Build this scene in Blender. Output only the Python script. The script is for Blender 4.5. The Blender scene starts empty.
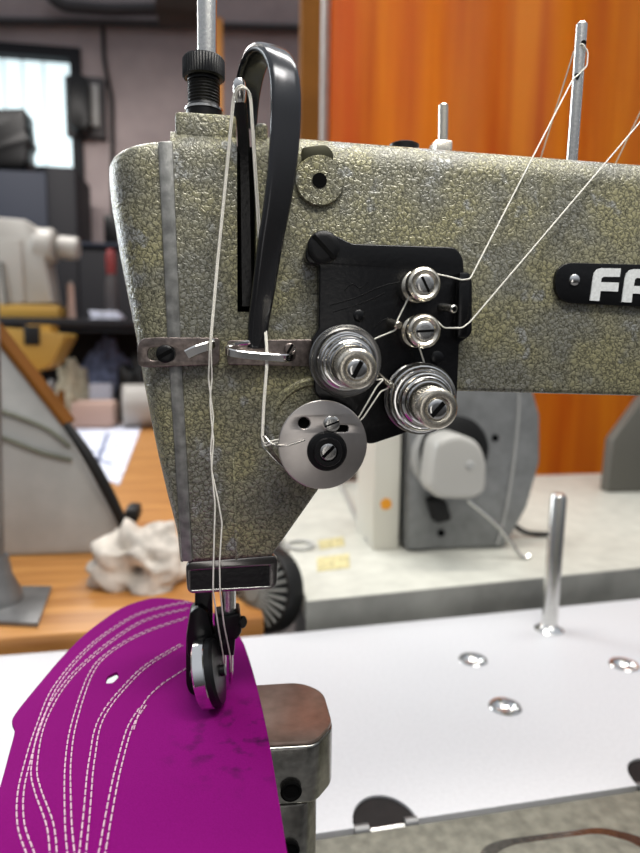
import bpy, bmesh, math, random
from mathutils import Vector, Matrix, noise
from mathutils.geometry import delaunay_2d_cdt
random.seed(7)
SC = bpy.context.scene
COL = SC.collection
R = math.radians
# ------------------------------------------------------------------ camera
CAM = Vector((0.0, -0.265, 1.10))
YAW, PITCH, ROLL = R(8.5), R(6.8), R(0.7)
FPX = 640.0
Fw = Vector((math.sin(YAW)*math.cos(PITCH), math.cos(YAW)*math.cos(PITCH), -math.sin(PITCH)))
R0 = Vector((math.cos(YAW), -math.sin(YAW), 0))
U0 = R0.cross(Fw)
Rt = R0*math.cos(ROLL) + U0*math.sin(ROLL)
Up = U0*math.cos(ROLL) - R0*math.sin(ROLL)
cd = bpy.data.cameras.new('camera')
cd.sensor_fit = 'VERTICAL'; cd.sensor_height = 36.0; cd.lens = 36.0*FPX/853.0
cd.clip_start = 0.01; cd.clip_end = 60
cd.dof.use_dof = True; cd.dof.focus_distance = 0.262; cd.dof.aperture_fstop = 8.5
cam = bpy.data.objects.new('camera', cd); COL.objects.link(cam)
M = Matrix((Rt, Up, -Fw)).transposed().to_4x4(); M.translation = CAM
cam.matrix_world = M
SC.camera = cam
# ------------------------------------------------------------------ light
SC.view_settings.view_transform = 'Standard'; SC.view_settings.look = 'None'
SC.view_settings.gamma = 1.0; SC.view_settings.use_curve_mapping = False
SC.view_settings.exposure = 0.10
wd = bpy.data.worlds.new('daylight'); SC.world = wd; wd.use_nodes = True
wt = wd.node_tree; wn = wt.nodes['Background']; wn.inputs[1].default_value = 1.0
wc_ = wt.nodes.new('ShaderNodeTexCoord'); ws_ = wt.nodes.new('ShaderNodeSeparateXYZ'); wr0 = wt.nodes.new('ShaderNodeValToRGB')
wm_ = wt.nodes.new('ShaderNodeMapRange'); wm_.inputs[1].default_value = -1; wm_.inputs[2].default_value = 1
wt.links.new(wc_.outputs['Generated'], ws_.inputs[0]); wt.links.new(ws_.outputs['Z'], wm_.inputs[0]); wt.links.new(wm_.outputs[0], wr0.inputs[0]); wt.links.new(wr0.outputs[0], wn.inputs[0])
el = wr0.color_ramp.elements; el[0].position = 0.40; el[0].color = (.03, .028, .027, 1); el[1].position = 0.80; el[1].color = (.50, .53, .58, 1)
em = el.new(0.52); em.color = (.085, .088, .095, 1)
def area(name, loc, target, sx, sy, power, col=(1, 1, 1)):
    l = bpy.data.lights.new(name, 'AREA'); l.shape = 'RECTANGLE'; l.size = sx; l.size_y = sy; l.energy = power; l.color = col
    o = bpy.data.objects.new(name, l); COL.objects.link(o); o.location = loc
    o.rotation_euler = (Vector(target)-Vector(loc)).to_track_quat('-Z', 'Y').to_euler()
    return o
area('ceiling_tube_light', (0.35, 0.55, 2.75), (0.35, 0.5, 0), 1.5, 0.25, 26, (1.0, 0.97, 0.92))
area('ceiling_tube_light', (0.30, -0.62, 2.35), (0.1, 0, 1.1), 1.5, 0.4, 10, (1.0, 0.98, 0.94))
area('added_top_light', (0.14, -0.27, 1.62), (0.08, 0.0, 1.12), 0.34, 0.12, 2.6, (1.0, 0.96, 0.88))  # unseen light added close above so the upper head is brighter than the lower
area('ceiling_tube_light', (-0.9, 2.5, 2.75), (-0.8, 2.8, 0), 1.4, 0.3, 36, (1.0, 0.95, 0.9))
area('window_daylight', (-1.75, 1.9, 1.75), (0, 0.05, 1.15), 0.9, 1.0, 34, (0.9, 0.96, 1.0))
area('added_rear_light', (-0.06, -1.9, 0.85), (0, 0, 1.05), 0.36, 0.9, 1.3, (1.0, 0.96, 0.92))  # unseen light added behind the camera for reflections in the discs

# ------------------------------------------------------------------ pixel -> place
def ray(px, py):
    return Fw + Rt*((px-320.0)/FPX) - Up*((py-426.5)/FPX)
def P(px, py, Y=0.0):
    d = ray(px, py); return CAM + d*((Y-CAM.y)/d.y)
def PZ(px, py, Z):
    d = ray(px, py); return CAM + d*((Z-CAM.z)/d.z)
def S(px, py, Y):            # metres per pixel there
    return (P(px, py, Y)-CAM).dot(Fw)/FPX

# ------------------------------------------------------------------ objects
WL = {}
def smooth(me, ang=35):
    me.polygons.foreach_set('use_smooth', [True]*len(me.polygons))
    me.set_sharp_from_angle(angle=R(ang))
def obj(name, bm, mat, parent=None, label=None, cat=None, group=None, kind=None, ang=35, recalc=True):
    if isinstance(bm, bmesh.types.BMesh):
        if recalc: bmesh.ops.recalc_face_normals(bm, faces=bm.faces)
        me = bpy.data.meshes.new(name); bm.to_mesh(me); bm.free()
    else: me = bm; me.name = name
    xs = [v.co for v in me.vertices]
    lo = [min(c[i] for c in xs) for i in range(3)]; hi = [max(c[i] for c in xs) for i in range(3)]
    org = Vector(((lo[0]+hi[0])/2, (lo[1]+hi[1])/2, lo[2]))
    me.transform(Matrix.Translation(-org))
    smooth(me, ang)
    for m in (mat if isinstance(mat, (list, tuple)) else [mat]): me.materials.append(m)
    o = bpy.data.objects.new(name, me); COL.objects.link(o)
    WL[o] = org
    if parent: o.parent = parent; o.location = org-WL[parent]
    else: o.location = org
    if label: o['label'] = label
    if cat: o['category'] = cat
    if group: o['group'] = group
    if kind: o['kind'] = kind
    return o
def thing(name, loc, label, cat, group=None):
    o = bpy.data.objects.new(name, None); COL.objects.link(o); o.location = loc; o.empty_display_size = 0.02
    WL[o] = Vector(loc); o['label'] = label; o['category'] = cat
    if group: o['group'] = group
    return o
# ------------------------------------------------------------------ shapes
def bevel(bm, off, seg=2, edges=None, ang=30):
    if off <= 0: return bm
    if edges is None:
        edges = [e for e in bm.edges if len(e.link_faces) == 2 and e.calc_face_angle(0) > R(ang)]
    bmesh.ops.bevel(bm, geom=edges, offset=off, segments=seg, profile=0.5, affect='EDGES', clamp_overlap=True)
    return bm
def add_prism(bm, pts, d):          # pts: 3D polygon, d: extrusion vector
    d = Vector(d)
    a = [bm.verts.new(Vector(p)) for p in pts]; b = [bm.verts.new(Vector(p)+d) for p in pts]
    n = len(a)
    bm.faces.new(a); bm.faces.new(list(reversed(b)))
    for i in range(n): bm.faces.new((a[i], b[i], b[(i+1) % n], a[(i+1) % n]))
    return bm
def prism(pts, d, bev=0, seg=2, ang=30):
    bm = bmesh.new(); add_prism(bm, pts, d); bmesh.ops.recalc_face_normals(bm, faces=bm.faces)
    return bevel(bm, bev, seg, ang=ang)
def box(x0, x1, y0, y1, z0, z1, bev=0, seg=2):
    return prism([(x0, y0, z0), (x1, y0, z0), (x1, y0, z1), (x0, y0, z1)], (0, y1-y0, 0), bev, seg)
def join(bm, other):
    me = bpy.data.meshes.new('join'); other.to_mesh(me); other.free(); bm.from_mesh(me); bpy.data.meshes.remove(me); return bm
def pbox(px0, py0, px1, py1, Y, depth, bev=0, seg=2):   # upright box whose front face spans these pixels at distance Y
    a = P(px0, py1, Y); b = P(px1, py0, Y)
    return box(a.x, b.x, Y, Y+depth, a.z, b.z, bev, seg)
def ppoly(pix, Y, depth, bev=0, seg=2, ang=30):
    return prism([P(x, y, Y) for x, y in pix], (0, depth, 0), bev, seg, ang)
def frame_of(axis):
    a = Vector(axis).normalized(); t = Vector((0, 0, 1)) if abs(a.z) < 0.9 else Vector((1, 0, 0))
    u = t.cross(a).normalized(); return a, u, a.cross(u)
def add_lathe(bm, prof, c, axis=(0, -1, 0), seg=40, knurl=None, a0=0):
    a, u, v = frame_of(axis); c = Vector(c); rings = []
    for k, (r, h) in enumerate(prof):
        if r < 1e-7: rings.append([bm.verts.new(c+a*h)]); continue
        ring = []
        for i in range(seg):
            q = 2*math.pi*i/seg+a0
            rr = r*(1-0.045*(i % 2)) if knurl and k in knurl else r
            ring.append(bm.verts.new(c+a*h+(u*math.cos(q)+v*math.sin(q))*rr))
        rings.append(ring)
    for A, B in zip(rings, rings[1:]):
        if len(A) == 1 and len(B) == 1: continue
        for i in range(seg):
            j = (i+1) % seg
            if len(A) == 1: bm.faces.new((A[0], B[i], B[j]))
            elif len(B) == 1: bm.faces.new((A[i], B[0], A[j]))
            else: bm.faces.new((A[i], B[i], B[j], A[j]))
    return bm
def lathe(prof, c, axis=(0, -1, 0), seg=40, knurl=None):
    return add_lathe(bmesh.new(), prof, c, axis, seg, knurl)
def cyl(r, h0, h1, c, axis=(0, -1, 0), seg=32, ch=0.0):
    p = [(0, h0), (r-ch, h0), (r, h0+ch), (r, h1-ch), (r-ch, h1), (0, h1)] if ch else [(0, h0), (r, h0), (r, h1), (0, h1)]
    return lathe(p, c, axis, seg)
def cyl2(a, b, r, seg=20, ch=0.0):
    a = Vector(a); b = Vector(b); return cyl(r, 0, (b-a).length, a, b-a, seg, ch)
def catmull(pts, n=8):
    pts = [Vector(p) for p in pts]; out = []
    for i in range(len(pts)-1):
        p0 = pts[max(i-1, 0)]; p1 = pts[i]; p2 = pts[i+1]; p3 = pts[min(i+2, len(pts)-1)]
        for k in range(n):
            t = k/n
            out.append(0.5*((2*p1)+(p2-p0)*t+(2*p0-5*p1+4*p2-p3)*t*t+(3*p1-p0-3*p2+p3)*t**3))
    out.append(pts[-1]); return out
def taut(pts, rad=0.0015, n=4):      # a taut line with small rounded corners
    pts = [Vector(p) for p in pts]; out = [pts[0]]
    for a, b, c in zip(pts, pts[1:], pts[2:]):
        d1 = min(rad, (b-a).length*0.45); d2 = min(rad, (c-b).length*0.45)
        s = b+(a-b).normalized()*d1; e = b+(c-b).normalized()*d2
        for k in range(n+1):
            t = k/n; out.append(s*(1-t)**2+b*2*t*(1-t)+e*t*t)
    out.append(pts[-1]); return out
def add_tube(bm, pts, r, seg=8, flat=None, width=None):
    pts = [Vector(p) for p in pts]; rings = []; up = None
    for i, p in enumerate(pts):
        t = (pts[min(i+1, len(pts)-1)]-pts[max(i-1, 0)])
        if t.length < 1e-9: t = Vector((0, 0, 1))
        t.normalize()
        if up is None:
            up = Vector((0, 0, 1)) if abs(t.z) < 0.9 else Vector((1, 0, 0))
        u = (up-t*up.dot(t))
        if u.length < 1e-6: u = t.orthogonal()
        u.normalize(); v = t.cross(u); up = u
        rr = r(i/(len(pts)-1)) if callable(r) else r
        rings.append([bm.verts.new(p+(u*math.cos(q)+v*math.sin(q))*rr) for q in [2*math.pi*k/seg for k in range(seg)]])
    for A, B in zip(rings, rings[1:]):
        for i in range(seg): bm.faces.new((A[i], B[i], B[(i+1) % seg], A[(i+1) % seg]))
    bm.faces.new(list(reversed(rings[0]))); bm.faces.new(rings[-1])
    return bm
def tube(pts, r, seg=8): return add_tube(bmesh.new(), pts, r, seg)
def band(pts, wdir, w, th, ch=0.25):   # flat strap swept along pts; wdir, w, th may be functions of 0..1
    bm = bmesh.new(); rings = []; n = len(pts)
    for i, p in enumerate(pts):
        s = i/(n-1); t = (pts[min(i+1, n-1)]-pts[max(i-1, 0)]).normalized()
        W = Vector(wdir(s) if callable(wdir) else wdir); W = (W-t*W.dot(t)).normalized(); N = t.cross(W)
        a = (w(s) if callable(w) else w)/2; b = (th(s) if callable(th) else th)/2; c = b*2*ch
        pr = [(-a+c, -b), (a-c, -b), (a, -b+c), (a, b-c), (a-c, b), (-a+c, b), (-a, b-c), (-a, -b+c)]
        rings.append([bm.verts.new(p+W*x+N*y) for x, y in pr])
    for A, B in zip(rings, rings[1:]):
        for i in range(8): bm.faces.new((A[i], B[i], B[(i+1) % 8], A[(i+1) % 8]))
    bm.faces.new(list(reversed(rings[0]))); bm.faces.new(rings[-1])
    return bm
def strap(pts, wdir, w, th, n=20, ex=0.62):   # swept strap with a rounded, slightly domed section
    bm = bmesh.new(); rings = []; m_ = len(pts)
    for i, p in enumerate(pts):
        s = i/(m_-1); t = (pts[min(i+1, m_-1)]-pts[max(i-1, 0)]).normalized()
        W = Vector(wdir); W = (W-t*W.dot(t)).normalized(); N = t.cross(W); a = w(s)/2; b = th(s)/2
        ring = []
        for k in range(n):
            q = 2*math.pi*k/n; c_, s_ = math.cos(q), math.sin(q)
            ring.append(bm.verts.new(p+W*a*math.copysign(abs(c_)**ex, c_)+N*b*math.copysign(abs(s_)**ex, s_)))
        rings.append(ring)
    for A, B in zip(rings, rings[1:]):
        for i in range(n): bm.faces.new((A[i], B[i], B[(i+1) % n], A[(i+1) % n]))
    bm.faces.new(list(reversed(rings[0]))); bm.faces.new(rings[-1])
    return bm
def plate(outline, holes, Y, depth, bev=0.0):  # flat plate in the XZ plane with holes; outlines are (x,z) world pairs
    cu = bpy.data.curves.new('plate', 'CURVE'); cu.dimensions = '2D'; cu.fill_mode = 'BOTH'
    cu.extrude = max(depth/2-bev, 1e-5); cu.bevel_depth = bev; cu.bevel_resolution = 2
    for ring in [outline]+list(holes):
        s = cu.splines.new('POLY'); s.points.add(len(ring)-1); s.use_cyclic_u = True
        for p, (x, z) in zip(s.points, ring): p.co = (x, z, 0, 1)
    o = bpy.data.objects.new('plate', cu); COL.objects.link(o)
    dg = bpy.context.evaluated_depsgraph_get(); dg.update()
    me = bpy.data.meshes.new_from_object(o.evaluated_get(dg))
    bm = bmesh.new(); bm.from_mesh(me)
    for v in bm.verts: v.co = Vector((v.co.x, Y+depth/2-v.co.z, v.co.y))
    bmesh.ops.remove_doubles(bm, verts=bm.verts, dist=1e-6)
    bpy.data.objects.remove(o); bpy.data.curves.remove(cu); bpy.data.meshes.remove(me)
    return bm
def xz(pix, Y): return [(P(x, y, Y).x, P(x, y, Y).z) for x, y in pix]
def circ(cx, cz, r, n=24): return [(cx+r*math.cos(2*math.pi*i/n), cz+r*math.sin(2*math.pi*i/n)) for i in range(n)]
def pcirc(px, py, rpx, Y, n=24):
    c = P(px, py, Y); return circ(c.x, c.z, rpx*S(px, py, Y), n)
def rounded(pts, rad, n=5):      # round the corners of a pixel polygon
    out = []; m = len(pts)
    for i in range(m):
        a = Vector(pts[i-1]).to_2d(); b = Vector(pts[i]).to_2d(); c = Vector(pts[(i+1) % m]).to_2d()
        r = rad[i] if isinstance(rad, (list, tuple)) else rad
        d = min(r, (a-b).length*0.48, (c-b).length*0.48)
        s = b+(a-b).normalized()*d; e = b+(c-b).normalized()*d
        for k in range(n+1):
            t = k/n; q = s*(1-t)**2+b*2*t*(1-t)+e*t*t; out.append((q.x, q.y))
    return out
def cut(o, cutter_bm):
    bmesh.ops.recalc_face_normals(cutter_bm, faces=cutter_bm.faces)
    me = bpy.data.meshes.new('cutter'); cutter_bm.to_mesh(me); cutter_bm.free()
    c = bpy.data.objects.new('cutter', me); COL.objects.link(c)
    p = o.parent; o.parent = None; loc = o.location.copy(); o.location = WL[o]
    md = o.modifiers.new('cut', 'BOOLEAN'); md.object = c; md.operation = 'DIFFERENCE'; md.solver = 'EXACT'
    dg = bpy.context.evaluated_depsgraph_get(); dg.update()
    new = bpy.data.meshes.new_from_object(o.evaluated_get(dg)); o.modifiers.clear()
    old = o.data; o.data = new; bpy.data.meshes.remove(old); new.name = o.name
    smooth(new)
    o.parent = p; o.location = loc
    bpy.data.objects.remove(c); bpy.data.meshes.remove(me)

# ------------------------------------------------------------------ materials
def mat(name, col, rough=0.5, metal=0.0, bump=0.0, scale=60, var=0.0, spec=0.5, emit=None, coat=0.0, aniso=0):
    m = bpy.data.materials.new(name); m.use_nodes = True; nt = m.node_tree; b = nt.nodes['Principled BSDF']
    b.inputs['Base Color'].default_value = (*col, 1); b.inputs['Roughness'].default_value = rough
    b.inputs['Metallic'].default_value = metal; b.inputs['Specular IOR Level'].default_value = spec
    b.inputs['Coat Weight'].default_value = coat
    if emit: b.inputs['Emission Color'].default_value = (*emit[:3], 1); b.inputs['Emission Strength'].default_value = emit[3]
    if bump or var:
        tc = nt.nodes.new('ShaderNodeTexCoord'); nz = nt.nodes.new('ShaderNodeTexNoise')
        nz.inputs['Scale'].default_value = scale; nz.inputs['Detail'].default_value = 6
        nt.links.new(tc.outputs['Object'], nz.inputs['Vector'])
        if var:
            rp = nt.nodes.new('ShaderNodeValToRGB')
            rp.color_ramp.elements[0].position = 0.3; rp.color_ramp.elements[1].position = 0.7
            rp.color_ramp.elements[0].color = (*[c*(1-var) for c in col], 1); rp.color_ramp.elements[1].color = (*[min(1, c*(1+var)) for c in col], 1)
            nt.links.new(nz.outputs['Fac'], rp.inputs[0]); nt.links.new(rp.outputs[0], b.inputs['Base Color'])
        if bump:
            bp = nt.nodes.new('ShaderNodeBump'); bp.inputs['Strength'].default_value = bump; bp.inputs['Distance'].default_value = 0.001
            nt.links.new(nz.outputs['Fac'], bp.inputs['Height']); nt.links.new(bp.outputs[0], b.inputs['Normal'])
    return m
def hammertone():
    m = bpy.data.materials.new('hammered olive grey enamel'); m.use_nodes = True; nt = m.node_tree; N = nt.nodes; L = nt.links
    b = N['Principled BSDF']
    geo = N.new('ShaderNodeNewGeometry')
    def noi(scale, det=4):
        n = N.new('ShaderNodeTexNoise'); n.inputs['Scale'].default_value = scale; n.inputs['Detail'].default_value = det
        L.new(geo.outputs['Position'], n.inputs['Vector']); return n
    def mix(fac, a, c, mode='MIX'):
        x = N.new('ShaderNodeMix'); x.data_type = 'RGBA'; x.blend_type = mode
        for s, v in ((x.inputs[0], fac), (x.inputs[6], a), (x.inputs[7], c)):
            if hasattr(v, 'is_linked'): L.new(v, s)
            else: s.default_value = v if not isinstance(v, tuple) else (*v, 1)
        return x.outputs[2]
    def ramp(src, p0, p1, c0=(0, 0, 0), c1=(1, 1, 1)):
        r = N.new('ShaderNodeValToRGB'); e = r.color_ramp.elements
        e[0].position = p0; e[1].position = p1; e[0].color = (*c0, 1); e[1].color = (*c1, 1); L.new(src, r.inputs[0]); return r.outputs[0]
    warp = noi(520, 3)
    vm = N.new('ShaderNodeVectorMath'); vm.operation = 'MULTIPLY_ADD'
    L.new(warp.outputs['Color'], vm.inputs[0]); vm.inputs[1].default_value = (0.0040,)*3; L.new(geo.outputs['Position'], vm.inputs[2])
    vo = N.new('ShaderNodeTexVoronoi'); vo.feature = 'DISTANCE_TO_EDGE'; vo.inputs['Scale'].default_value = 430
    L.new(vm.outputs[0], vo.inputs['Vector'])
    vo2 = N.new('ShaderNodeTexVoronoi'); vo2.feature = 'F1'; vo2.inputs['Scale'].default_value = 400; L.new(vm.outputs[0], vo2.inputs['Vector'])
    vein = ramp(vo.outputs['Distance'], 0.0, 0.17)
    base = mix(ramp(noi(38, 5).outputs['Fac'], 0.42, 0.60), (0.31, 0.29, 0.165), (0.215, 0.213, 0.178))
    base = mix(ramp(noi(75, 3).outputs['Fac'], 0.60, 0.66), base, (0.30, 0.305, 0.285))
    cell = mix(0.22, base, vo2.outputs['Color'], 'OVERLAY')
    big = ramp(noi(900, 2).outputs['Fac'], 0.35, 0.75)
    dark = mix(big, (0.022, 0.021, 0.014), (0.20, 0.19, 0.13))
    col = mix(vein, dark, base)
    L.new(col, b.inputs['Base Color'])
    b.inputs['Roughness'].default_value = 0.27; b.inputs['Metallic'].default_value = 0.12
    bp = N.new('ShaderNodeBump'); bp.inputs['Strength'].default_value = 0.48; bp.inputs['Distance'].default_value = 0.0004
    hr = ramp(vo.outputs['Distance'], 0.0, 0.35)
    L.new(hr, bp.inputs['Height']); L.new(bp.outputs[0], b.inputs['Normal'])
    return m
def leather_mat():
    m = bpy.data.materials.new('purple suede leather'); m.use_nodes = True; nt = m.node_tree; N = nt.nodes; L = nt.links
    b = N['Principled BSDF']; geo = N.new('ShaderNodeNewGeometry')
    n1 = N.new('ShaderNodeTexNoise'); n1.inputs['Scale'].default_value = 130; n1.inputs['Detail'].default_value = 5; L.new(geo.outputs['Position'], n1.inputs['Vector'])
    n2 = N.new('ShaderNodeTexNoise'); n2.inputs['Scale'].default_value = 1800; n2.inputs['Detail'].default_value = 3; L.new(geo.outputs['Position'], n2.inputs['Vector'])
    # grease smudges rubbed into the hide near the needle
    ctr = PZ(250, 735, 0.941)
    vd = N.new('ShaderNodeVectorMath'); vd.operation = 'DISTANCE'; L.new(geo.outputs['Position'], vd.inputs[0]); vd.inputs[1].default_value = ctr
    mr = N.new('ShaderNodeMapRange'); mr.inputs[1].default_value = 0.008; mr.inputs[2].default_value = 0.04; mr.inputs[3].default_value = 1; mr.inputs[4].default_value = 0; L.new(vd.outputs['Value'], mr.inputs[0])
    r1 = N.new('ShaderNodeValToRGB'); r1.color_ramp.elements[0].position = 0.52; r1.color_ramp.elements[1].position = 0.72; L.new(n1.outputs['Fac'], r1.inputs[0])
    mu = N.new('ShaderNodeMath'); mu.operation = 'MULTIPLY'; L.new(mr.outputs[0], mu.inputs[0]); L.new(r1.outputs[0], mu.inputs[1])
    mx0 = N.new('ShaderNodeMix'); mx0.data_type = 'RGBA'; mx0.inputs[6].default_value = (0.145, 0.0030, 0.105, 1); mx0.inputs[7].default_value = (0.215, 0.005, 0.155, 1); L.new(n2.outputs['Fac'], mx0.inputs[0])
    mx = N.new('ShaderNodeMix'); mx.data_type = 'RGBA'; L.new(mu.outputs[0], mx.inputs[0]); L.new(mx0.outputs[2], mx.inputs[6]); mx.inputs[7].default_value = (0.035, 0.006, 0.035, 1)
    L.new(mx.outputs[2], b.inputs['Base Color']); b.inputs['Roughness'].default_value = 0.9; b.inputs['Specular IOR Level'].default_value = 0.04
    bp = N.new('ShaderNodeBump'); bp.inputs['Strength'].default_value = 0.3; bp.inputs['Distance'].default_value = 0.0003; L.new(n2.outputs['Fac'], bp.inputs['Height']); L.new(bp.outputs[0], b.inputs['Normal'])
    return m
def wood_mat():
    m = bpy.data.materials.new('varnished orange wood'); m.use_nodes = True; nt = m.node_tree; N = nt.nodes; L = nt.links
    b = N['Principled BSDF']; geo = N.new('ShaderNodeNewGeometry')
    mp = N.new('ShaderNodeMapping'); mp.inputs['Scale'].default_value = (1.5, 18, 18); L.new(geo.outputs['Position'], mp.inputs[0])
    n = N.new('ShaderNodeTexNoise'); n.inputs['Scale'].default_value = 3; n.inputs['Detail'].default_value = 6; L.new(mp.outputs[0], n.inputs[0])
    r = N.new('ShaderNodeValToRGB'); r.color_ramp.elements[0].color = (0.30, 0.115, 0.025, 1); r.color_ramp.elements[1].color = (0.56, 0.27, 0.075, 1)
    r.color_ramp.elements[0].position = .3; r.color_ramp.elements[1].position = .7
    L.new(n.outputs['Fac'], r.inputs[0]); L.new(r.outputs[0], b.inputs['Base Color']); b.inputs['Roughness'].default_value = 0.4
    return m
def curtain_mat():
    m = bpy.data.materials.new('orange curtain cloth'); m.use_nodes = True; nt = m.node_tree; N = nt.nodes; L = nt.links
    b = N['Principled BSDF']; geo = N.new('ShaderNodeNewGeometry')
    mp = N.new('ShaderNodeMapping'); mp.inputs['Scale'].default_value = (14, 1, 0.6); L.new(geo.outputs['Position'], mp.inputs[0])
    n = N.new('ShaderNodeTexNoise'); n.inputs['Scale'].default_value = 1; n.inputs['Detail'].default_value = 3; L.new(mp.outputs[0], n.inputs[0])
    r = N.new('ShaderNodeValToRGB'); r.color_ramp.elements[0].color = (0.64, 0.13, 0.003, 1); r.color_ramp.elements[1].color = (0.84, 0.30, 0.009, 1)
    r.color_ramp.elements[0].position = .35; r.color_ramp.elements[1].position = .65
    L.new(n.outputs['Fac'], r.inputs[0]); L.new(r.outputs[0], b.inputs['Base Color']); b.inputs['Roughness'].default_value = 0.6
    tr = N.new('ShaderNodeBsdfTranslucent'); L.new(r.outputs[0], tr.inputs[0]); ms = N.new('ShaderNodeMixShader'); ms.inputs[0].default_value = 0.25
    L.new(b.outputs[0], ms.inputs[1]); L.new(tr.outputs[0], ms.inputs[2]); L.new(ms.outputs[0], N['Material Output'].inputs[0])
    return m
PAINT = hammertone()
LEATHER = leather_mat(); WOOD = wood_mat(); CURT = curtain_mat()
BLACK = mat('black gloss enamel', (0.004, 0.004, 0.0045), 0.25, 0, 0.10, 500, 0, 0.35)
BLACKM = mat('black satin metal', (0.005, 0.005, 0.0055), 0.36, 0.1, 0.06, 900, 0, 0.3)
GUARD = mat('black polished strap', (0.055, 0.056, 0.060), 0.20, 0.75)
CHROME = mat('bright chrome', (0.80, 0.79, 0.77), 0.14, 1.0)
STEEL = mat('brushed steel', (0.66, 0.65, 0.62), 0.26, 1.0, 0.06, 900, 0.1)
NICKEL = mat('warm nickel', (0.74, 0.69, 0.59), 0.27, 1.0, 0.08, 1200, 0.12)
DISC = mat('worn polished disc steel', (0.62, 0.58, 0.55), 0.32, 1.0, 0.03, 150, 0.08)
STRIP = mat('tarnished guide steel', (0.20, 0.165, 0.15), 0.33, 0.9, 0.1, 500, 0.35)
DARKHOLE = mat('dark recess', (0.003, 0.003, 0.003), 0.8, 0, 0, 60, 0, 0.05)
SLOT = mat('screw slot black', (0.003, 0.003, 0.003), 0.7, 0, 0, 60, 0, 0.05)
POSTM = mat('dark cast steel', (0.27, 0.265, 0.245), 0.24, 0.95, 0.06, 250, 0.3)
POSTTOP = mat('oily brown steel', (0.30, 0.225, 0.19), 0.34, 0.8, 0.08, 160, 0.18)
BEDM = mat('grey green cast bed paint', (0.19, 0.185, 0.15), 0.5, 0.2, 0.3, 120, 0.3)
WHITE = mat('white laminate', (0.62, 0.62, 0.64), 0.45, 0, 0.02, 300, 0.04)
CREAM = mat('off white laminate', (0.54, 0.535, 0.47), 0.45, 0, 0.02, 40, 0.10)
EDGE = mat('grey table edge', (0.22, 0.22, 0.20), 0.6, 0, 0, 12, 0.4)
THREAD = mat('white cotton thread', (0.84, 0.81, 0.73), 0.75, 0, 0.3, 3000)
STITCH = mat('pale pink stitching', (0.66, 0.46, 0.55), 0.75, 0, 0.3, 3000)
GREYM = mat('grey machine enamel', (0.20, 0.205, 0.205), 0.40, 0.1, 0.05, 60, 0.15)
LGREY = mat('light grey machine enamel', (0.40, 0.40, 0.385), 0.45, 0.0, 0.05, 30, 0.08)
KNOBM = mat('pale grey knob plastic', (0.42, 0.41, 0.38), 0.4)
BEIGE = mat('cream painted sheet', (0.62, 0.60, 0.53), 0.5)
RUBBER = mat('black rubber', (0.007, 0.007, 0.007), 0.5, 0, 0, 60, 0, 0.3)
YELLOW = mat('yellow plastic', (0.40, 0.235, 0.04), 0.45)
STICK = mat('yellowed sticker', (0.55, 0.49, 0.26), 0.6, 0, 0, 220, 0.5)
WALL = mat('dusty pink plaster', (0.40, 0.335, 0.33), 0.9, 0, 0.1, 6, 0.12)
FLOOR = mat('grey concrete', (0.22, 0.21, 0.20), 0.8, 0, 0.1, 5, 0.2)
PIPE = mat('grey painted pipe', (0.055, 0.05, 0.052), 0.6)
DARKBLUE = mat('dark blue cabinet paint', (0.022, 0.027, 0.042), 0.6, 0, 0, 60, 0, .25)
DARK = mat('dark grey paint', (0.013, 0.013, 0.016), 0.65, 0, 0, 60, 0, .25)
IVORY = mat('ivory machine enamel', (0.37, 0.355, 0.325), 0.4)
RAG = mat('dirty white cotton', (0.56, 0.51, 0.45), 0.95, 0, 0.5, 40, 0.35)
PAPER = mat('printed paper', (0.62, 0.64, 0.74), 0.8, 0, 0, 25, 0.35)
PINK = mat('pale pink foam', (0.46, 0.32, 0.265), 0.8)
RED = mat('dull red plastic', (0.20, 0.025, 0.025), 0.4)
BLUECLOTH = mat('blue grey cloth', (0.13, 0.15, 0.24), 0.9, 0, 0.3, 40, 0.5)
BROWN = mat('brown ochre paint', (0.15, 0.058, 0.010), 0.8, 0, 0, 10, 0.15, .1)
ORANGEP = mat('orange ochre paint', (0.46, 0.19, 0.03), 0.5)
POLE = mat('galvanised steel', (0.22, 0.22, 0.22), 0.4, 0.7, 0.05, 30, 0.25)
SKYGLASS = mat('bright frosted pane', (0.75, 0.85, 0.88), 0.4, 0, 0, 9, 0.0, 0.5, (0.74, 0.92, 0.97, 1.0))
SPRINGDISC = mat('darkened disc chrome', (0.25, 0.245, 0.24), 0.25, 1.0)
SEAM = mat('worn grey seam enamel', (0.20, 0.20, 0.19), 0.36, 0.35, 0.25, 220, 0.4)
LETTER = mat('white plate lettering', (0.70, 0.72, 0.72), 0.45, 0, 0.05, 900, 0.12)
RUST = mat('rusty orange glint', (0.40, 0.10, 0.02), 0.4, 0.6)

# ------------------------------------------------------------------ heights
ZB = CAM.z-0.32      # work table and machine bed
ZP = CAM.z-0.162     # top of the post
# ------------------------------------------------------------------ setting
def struct(name, bm, m, parent=None):
    return obj(name, bm, m, parent, kind='structure' if parent is None else None)
YW = 4.0
struct('floor', box(-4.5, 4.0, -2.0, YW, -0.05, 0.0), FLOOR)
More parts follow.
